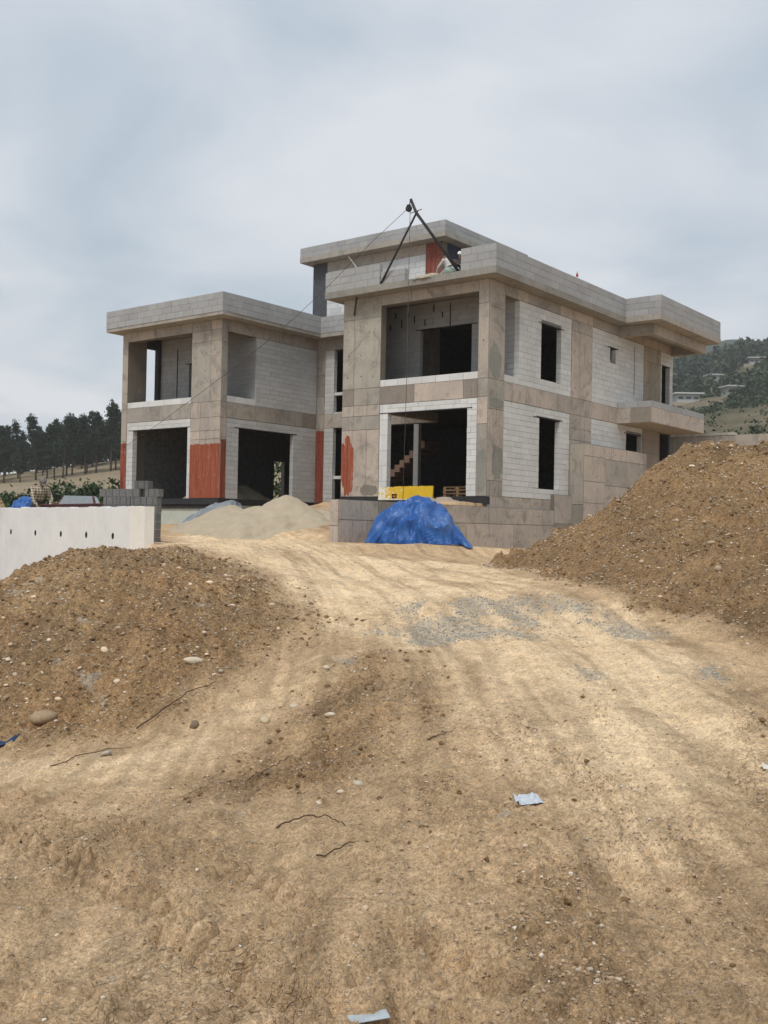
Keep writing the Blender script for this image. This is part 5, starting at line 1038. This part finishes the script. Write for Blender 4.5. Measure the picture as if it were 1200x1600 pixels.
pm = dict(pelvis=(-.12, 0, .92), chest=(.12, 0, 1.28), neck=(.24, 0, 1.43), head=(.33, 0, 1.52), face=(.8, 0, -.75), shL=(.12, .2, 1.34), elL=(.30, .27, 1.07), haL=(.46, .16, .84), shR=(.12, -.2, 1.34), elR=(.30, -.27, 1.07), haR=(.46, -.16, .84), hipL=(-.12, .1, .88), knL=(-.02, .13, .48), anL=(-.12, .14, .09), hipR=(-.12, -.1, .88), knR=(.0, -.13, .48), anR=(-.1, -.14, .09))
person('man in a beige checked shirt and grey cap bending over steel behind the white wall', (-9.75, 29.2, float(ground_z(-9.75, 29.2)[0])), R(-55), pm, (.42, .38, .31), (.06, .06, .07), person_mat('checked_shirt', True), hat=(.17, .16, .155))
# ---------------------------------------------------------------- stones, clods and litter
def ico(sub=1):
    bm = bmesh.new(); bmesh.ops.create_icosphere(bm, subdivisions=sub, radius=1); V = np.array([v.co for v in bm.verts]); F = np.array([[v.index for v in f.verts] for f in bm.faces]); bm.free(); return V, F
IV, IF = ico(1); IV2, IF2 = ico(2)
def surf(X, Y):
    g = ground_z(X, Y); h = heap_z(X, Y); return np.where((X > 1.7) & (Y > 9.9) & (Y < 26.9) & (h > g), h, g)
def scatter(n, xr, yr, seed, keep):
    rg = np.random.default_rng(seed); X = rg.uniform(*xr, n); Y = rg.uniform(*yr, n); k = rg.random(n) < keep(X, Y); return X[k], Y[k]
def on_heap(X, Y): return (ht(X, Y) > g_base(X, Y)+.02).astype(float)*(X > 1.7)*(Y > 10)*(Y < 25)
def loose_at(X, Y): return np.maximum(zones(X, Y)[2], on_heap(X, Y))
M_STONE = None
def stone_mat():
    t = NT('field_stone'); v = t.co(); c = t.attr('Col').outputs['Color']; n = t.noise(v, 25, 4, .65); c = t.mix(.55, c, t.ramp(n, (.3, (.68, .66, .62)), (.65, (1.08, 1.08, 1.08))), 'MULTIPLY'); t.set(col=c, rough=.9, spec=.15, nrm=t.bump(n, .5, .004)); return t.m
M_STONE = stone_mat()
def rocks(name, X, Y, S, C, mat, seed, base=IV, face=IF, sink=.25):
    rg = np.random.default_rng(seed); n = len(X); m = len(base); Z = surf(X, Y)
    a = rg.random(n)*6.283; ca, sa = np.cos(a), np.sin(a); sc = np.stack([rg.uniform(.8, 1.35, n), rg.uniform(.65, 1.1, n), rg.uniform(.45, .85, n)], 1)*S[:, None]
    P = base[None]*(1+rg.uniform(-.22, .22, (n, m, 1)))*sc[:, None]; Q = P.copy(); Q[..., 0] = P[..., 0]*ca[:, None]-P[..., 1]*sa[:, None]; Q[..., 1] = P[..., 0]*sa[:, None]+P[..., 1]*ca[:, None]
    Q += np.stack([X, Y, Z+sc[:, 2]*(1-2*sink)*.5], 1)[:, None]; F = (face[None]+np.arange(n)[:, None, None]*m).reshape(-1, 3)
    return np_mesh(name, Q.reshape(-1, 3), F, mat, smooth=False, cols=np.repeat(C, m, 0))
def stone_cols(n, rg):
    pal = np.array([(.52, .48, .41), (.60, .57, .51), (.40, .35, .28), (.36, .34, .31), (.48, .40, .30), (.66, .64, .59), (.33, .27, .2), (.44, .40, .34)]); return pal[rg.integers(0, len(pal), n)]*rg.uniform(.8, 1.1, (n, 1))*np.array([1.1, 1.02, .93])
rg = np.random.default_rng(12)
# fine gravel and clods: uncountable
X1, Y1 = scatter(60000, (-7, 8), (8.5, 25), 21, lambda X, Y: loose_at(X, Y)*.42+.02)
S1 = .005+.010*rg.random(len(X1))**3+.0005*Y1
pb = rocks('pebbles', X1, Y1, S1, stone_cols(len(X1), rg), M_STONE, 22); tag(pb, 'fine pale pebbles strewn over the brown earth slopes', 'pebbles', kind='stuff')
X2, Y2 = scatter(50000, (-3.5, 4), (3., 9.5), 23, lambda X, Y: .05+.35*zones(X, Y)[2]+.35*zones(X, Y)[4])
S2 = .003+.010*rg.random(len(X2))**5
pb = rocks('pebbles', X2, Y2, S2, stone_cols(len(X2), rg), M_STONE, 24); tag(pb, 'small pebbles and crumbs over the rutted foreground earth', 'pebbles', kind='stuff')
X3, Y3 = scatter(90000, (-6, 8), (3, 24), 25, lambda X, Y: loose_at(X, Y)*.5); S3 = (.006+.022*rg.random(len(X3))**4)*(.5+.06*np.minimum(Y3, 16))
CC = np.array([(.26, .175, .10)])*rg.uniform(.7, 1.25, (len(X3), 1)); tag(rocks('soil_clods', X3, Y3, S3, CC, M_HEAP, 26), 'crumbly brown clods on the loose earth', 'clods', kind='stuff')
X5, Y5 = scatter(60000, (-2.6, 2.6), (3.2, 8.5), 29, lambda X, Y: np.clip(.12+.75*zones(X, Y)[4]+.35*zones(X, Y)[2], 0, 1)*np.clip(9/Y**1.35, 0, 1)*(np.abs(X) < .42*Y+.3)); S5 = (.0032+.0085*rg.random(len(X5))**3)
C5 = np.array([(.47, .345, .23)])*rg.uniform(.62, 1.2, (len(X5), 1)); tag(rocks('soil_crumbs', X5, Y5, S5, C5, M_STONE, 30), 'brown soil crumbs in the ruts of the foreground', 'soil crumbs', kind='stuff')
X4, Y4 = scatter(16000, (-.3, 3.9), (9.6, 16.2), 27, lambda X, Y: zones(X, Y)[1]); S4 = .007+.013*rg.random(len(X4))**2
G4 = np.array([(.40, .37, .32)])*rg.uniform(.75, 1.2, (len(X4), 1)); tag(rocks('gravel', X4, Y4, S4, G4, M_STONE, 28), 'grey crushed gravel spread across the dirt drive', 'gravel', kind='stuff')
# single stones
def stone(x, y, s, col, label, group=None, seed=0, sc=(1.2, .9, .6), rz=None):
    rgs = np.random.default_rng(seed); P = IV2*(1+.42*fbm(IV2[:, 0]*1.3+seed, IV2[:, 1]*1.3+IV2[:, 2], seed, 3)[:, None])*np.array(sc)*s
    o = np_mesh('stone', P, IF2, M_STONE, smooth=True, cols=np.repeat([np.array(col)*np.array([1.12, 1.04, .94])], len(P), 0)); z = float(surf(np.array([x]), np.array([y]))[0]); o.location = (x, y, z+s*sc[2]*.3); o.rotation_euler = (rgs.normal(0, .15), rgs.normal(0, .15), rz if rz is not None else rgs.random()*6.28); return tag(o, label, 'stone', group)
stone(-2.06, 11.46, .10, (.58, .54, .46), 'largest long cream stone lying out on the left earth bank', seed=1, sc=(1.3, .6, .45), rz=.6)
stone(-3.45, 10.6, .11, (.34, .27, .19), 'big brown boulder at the foot of the left bank', seed=2, sc=(1.3, .8, .6), rz=.5)
stone(-2.47, 9.36, .06, (.44, .42, .38), 'flat grey stone on the pale trail left', seed=3, sc=(1.4, .9, .4))
stone(-.45, 9.3, .04, (.60, .55, .47), 'pale round stone on the brown hump beside the trail', seed=4)
stone(-.14, 7.1, .034, (.48, .45, .38), 'grey round stone right of centre on the hump foot', seed=5)
stone(-.26, 7.06, .028, (.58, .54, .46), 'cream pebble stone beside the grey round stone', seed=6); stone(-.39, 6.78, .026, (.56, .52, .45), 'cream stone just above the curved branch', seed=7)
stone(-1.09, 9.84, .05, (.52, .46, .36), 'buff stone lowest in the line along the trail edge', seed=8); stone(-.83, 10.0, .042, (.55, .5, .42), 'buff stone in the middle of the line along the trail edge', seed=9); stone(-.57, 10.78, .045, (.58, .53, .45), 'buff stone highest in the line along the trail edge', seed=10)
stone(-1.78, 9.95, .055, (.20, .16, .12), 'dark brown lump at the lower end of the stick on the bank', seed=14, sc=(.8, .8, .9))
def many(n, xr, yr, keep, seed, smin, smax, label, group):
    X, Y = scatter(n, xr, yr, seed, keep); r = np.random.default_rng(seed+1); C = stone_cols(len(X), r)
    for i in range(len(X)): stone(float(X[i]), float(Y[i]), float(smin+(smax-smin)*r.random()**2.6), tuple(C[i]*1.08), label, group, seed*1000+i, (r.uniform(.95, 1.4), r.uniform(.7, 1.), r.uniform(.5, .8)))
many(330, (-5.2, -1), (9.6, 18), lambda X, Y: (zones(X, Y)[2] > .5)*.55, 41, .015, .048, 'pale rounded stone among many on the left earth bank', 'stones on the left earth bank')
many(330, (2.8, 8), (11.5, 23), lambda X, Y: on_heap(X, Y)*.55, 43, .018, .06, 'pale stone among many on the right earth heap', 'stones on the right earth heap')
many(120, (-2.2, 2.2), (3.6, 9), lambda X, Y: .25+.4*zones(X, Y)[2], 45, .007, .02, 'small stone among many on the foreground earth', 'small stones in the foreground')
M_TWIG = plain('dry_branch', (.10, .065, .04), .9, .1)
def stick(pts, r, label):
    P = []; q = np.array(pts, float); tt = np.linspace(0, len(q)-1, 4*len(q)); r = r*.45; fine = np.stack([np.interp(tt, range(len(q)), q[:, k]) for k in range(3)], 1); fine[1:-1] = (fine[:-2]+fine[1:-1]+fine[2:])/3; fine[1:-1, :2] += rng.normal(0, .0022, (len(fine)-2, 2))
    for i, (x, y, lift) in enumerate(fine): P.append((x, y, float(surf(np.array([x]), np.array([y]))[0])+lift+r*.6))
    tag(MB().tube(P, [r*(1-.5*i/(len(P)-1)) for i in range(len(P))], n=6).build('stick', M_TWIG, smooth=True), label, 'stick')
stick([(-.62, 6.33, .0), (-.5, 6.4, .03), (-.36, 6.4, .035), (-.25, 6.33, .02), (-.2, 6.26, 0)], .012, 'curved dark branch lying across the ground at centre left')
stick([(-.34, 5.75, .01), (-.2, 5.8, .02), (-.05, 5.79, .01)], .011, 'straight dark stick just below the curved branch')
stick([(.36, 7.92, .01), (.48, 7.95, .015), (.56, 8.02, .01)], .013, 'short dark stick on the road edge above the grey scrap')
stick([(-2.35, 10.02, .02), (-2.1, 10.36, .05), (-1.9, 10.75, .05), (-1.75, 11.0, .02)], .018, 'long dark stick leaning up the left bank')
stick([(-2.95, 9.3, .01), (-2.6, 9.5, .02), (-2.3, 9.62, .01)], .012, 'thin dark stick at the toe of the left bank')
stick([(-1.05, 8.2, .01), (-.9, 8.35, .02), (-.75, 8.5, .01)], .012, 'thin stick on the lower brown hump')
def scrap(x, y, w, d, rz, col, label, seed, name='paper_scrap'):
    n = 14; U, V = np.meshgrid(np.linspace(-.5, .5, n), np.linspace(-.5, .5, n)); X = U*w*(1+.06*perlin(U*2, V*2+seed, seed)); Y = V*d+.25*d*U+.05*d*perlin(U*4, V*2, seed+1)
    Z = .022*np.abs(perlin(U*2.1+seed, V*1.7, seed+2))+.003*perlin(U*9, V*9, seed+3); c, s = math.cos(rz), math.sin(rz); GX = x+X*c-Y*s; GY = y+X*s+Y*c; gz = surf(GX.ravel(), GY.ravel()).reshape(n, n)
    Zf = np.maximum(gz*.25+np.median(gz)*.75, gz+.003)+.006+Z; i = np.arange((n-1)*(n-1)); b = i//(n-1)*n+i % (n-1)
    o = np_mesh(name, np.c_[GX.ravel(), GY.ravel(), Zf.ravel()], np.c_[b, b+1, b+n+1, b+n], plain('scrap_%d' % seed, col, .7, .3, var=.12, sc=20)); md = o.modifiers.new('thick', 'SOLIDIFY'); md.thickness = .003; tag(o, label, 'scrap')
scrap(.91, 6.32, .17, .13, .25, (.52, .56, .60), 'crumpled grey white scrap lying on the road right of centre', 3); 
o = MB().box(-.07, .07, -.028, .028, 0, .006, (.5, .56, .6)).build('board_offcut', plain('grey_board', (.42, .47, .50), .7, .3, var=.15, sc=15), bevel=.003); o.location = (-.02, 3.575, float(ground_z(-.02, 3.575)[0])+.014); o.rotation_euler = (.06, -.05, .28); tag(o, 'pale blue grey flat offcut at the bottom edge of the photo', 'board')
scrap(2.70, 7.15, .13, .08, -.1, (.66, .62, .54), 'cream scrap on the road at the right edge', 7); scrap(-3.68, 10.22, .25, .16, .2, (.02, .05, .12), 'dark blue rag by the boulder at the left edge', 9, 'rag')
# ---------------------------------------------------------------- haze
t = NT('haze_air'); t.t.nodes.remove(t.b); pv = t.n('ShaderNodeVolumePrincipled', {'Color': (.93, .965, 1., 1), 'Density': HAZE, 'Anisotropy': .2}); t.t.links.new(pv.outputs[0], t.out.inputs['Volume'])
hz = MB().box(-1260, 1260, -60, 1260, -24, 215).build('haze', t.m); tag(hz, 'thin pale haze hanging in the air', 'haze', kind='stuff')
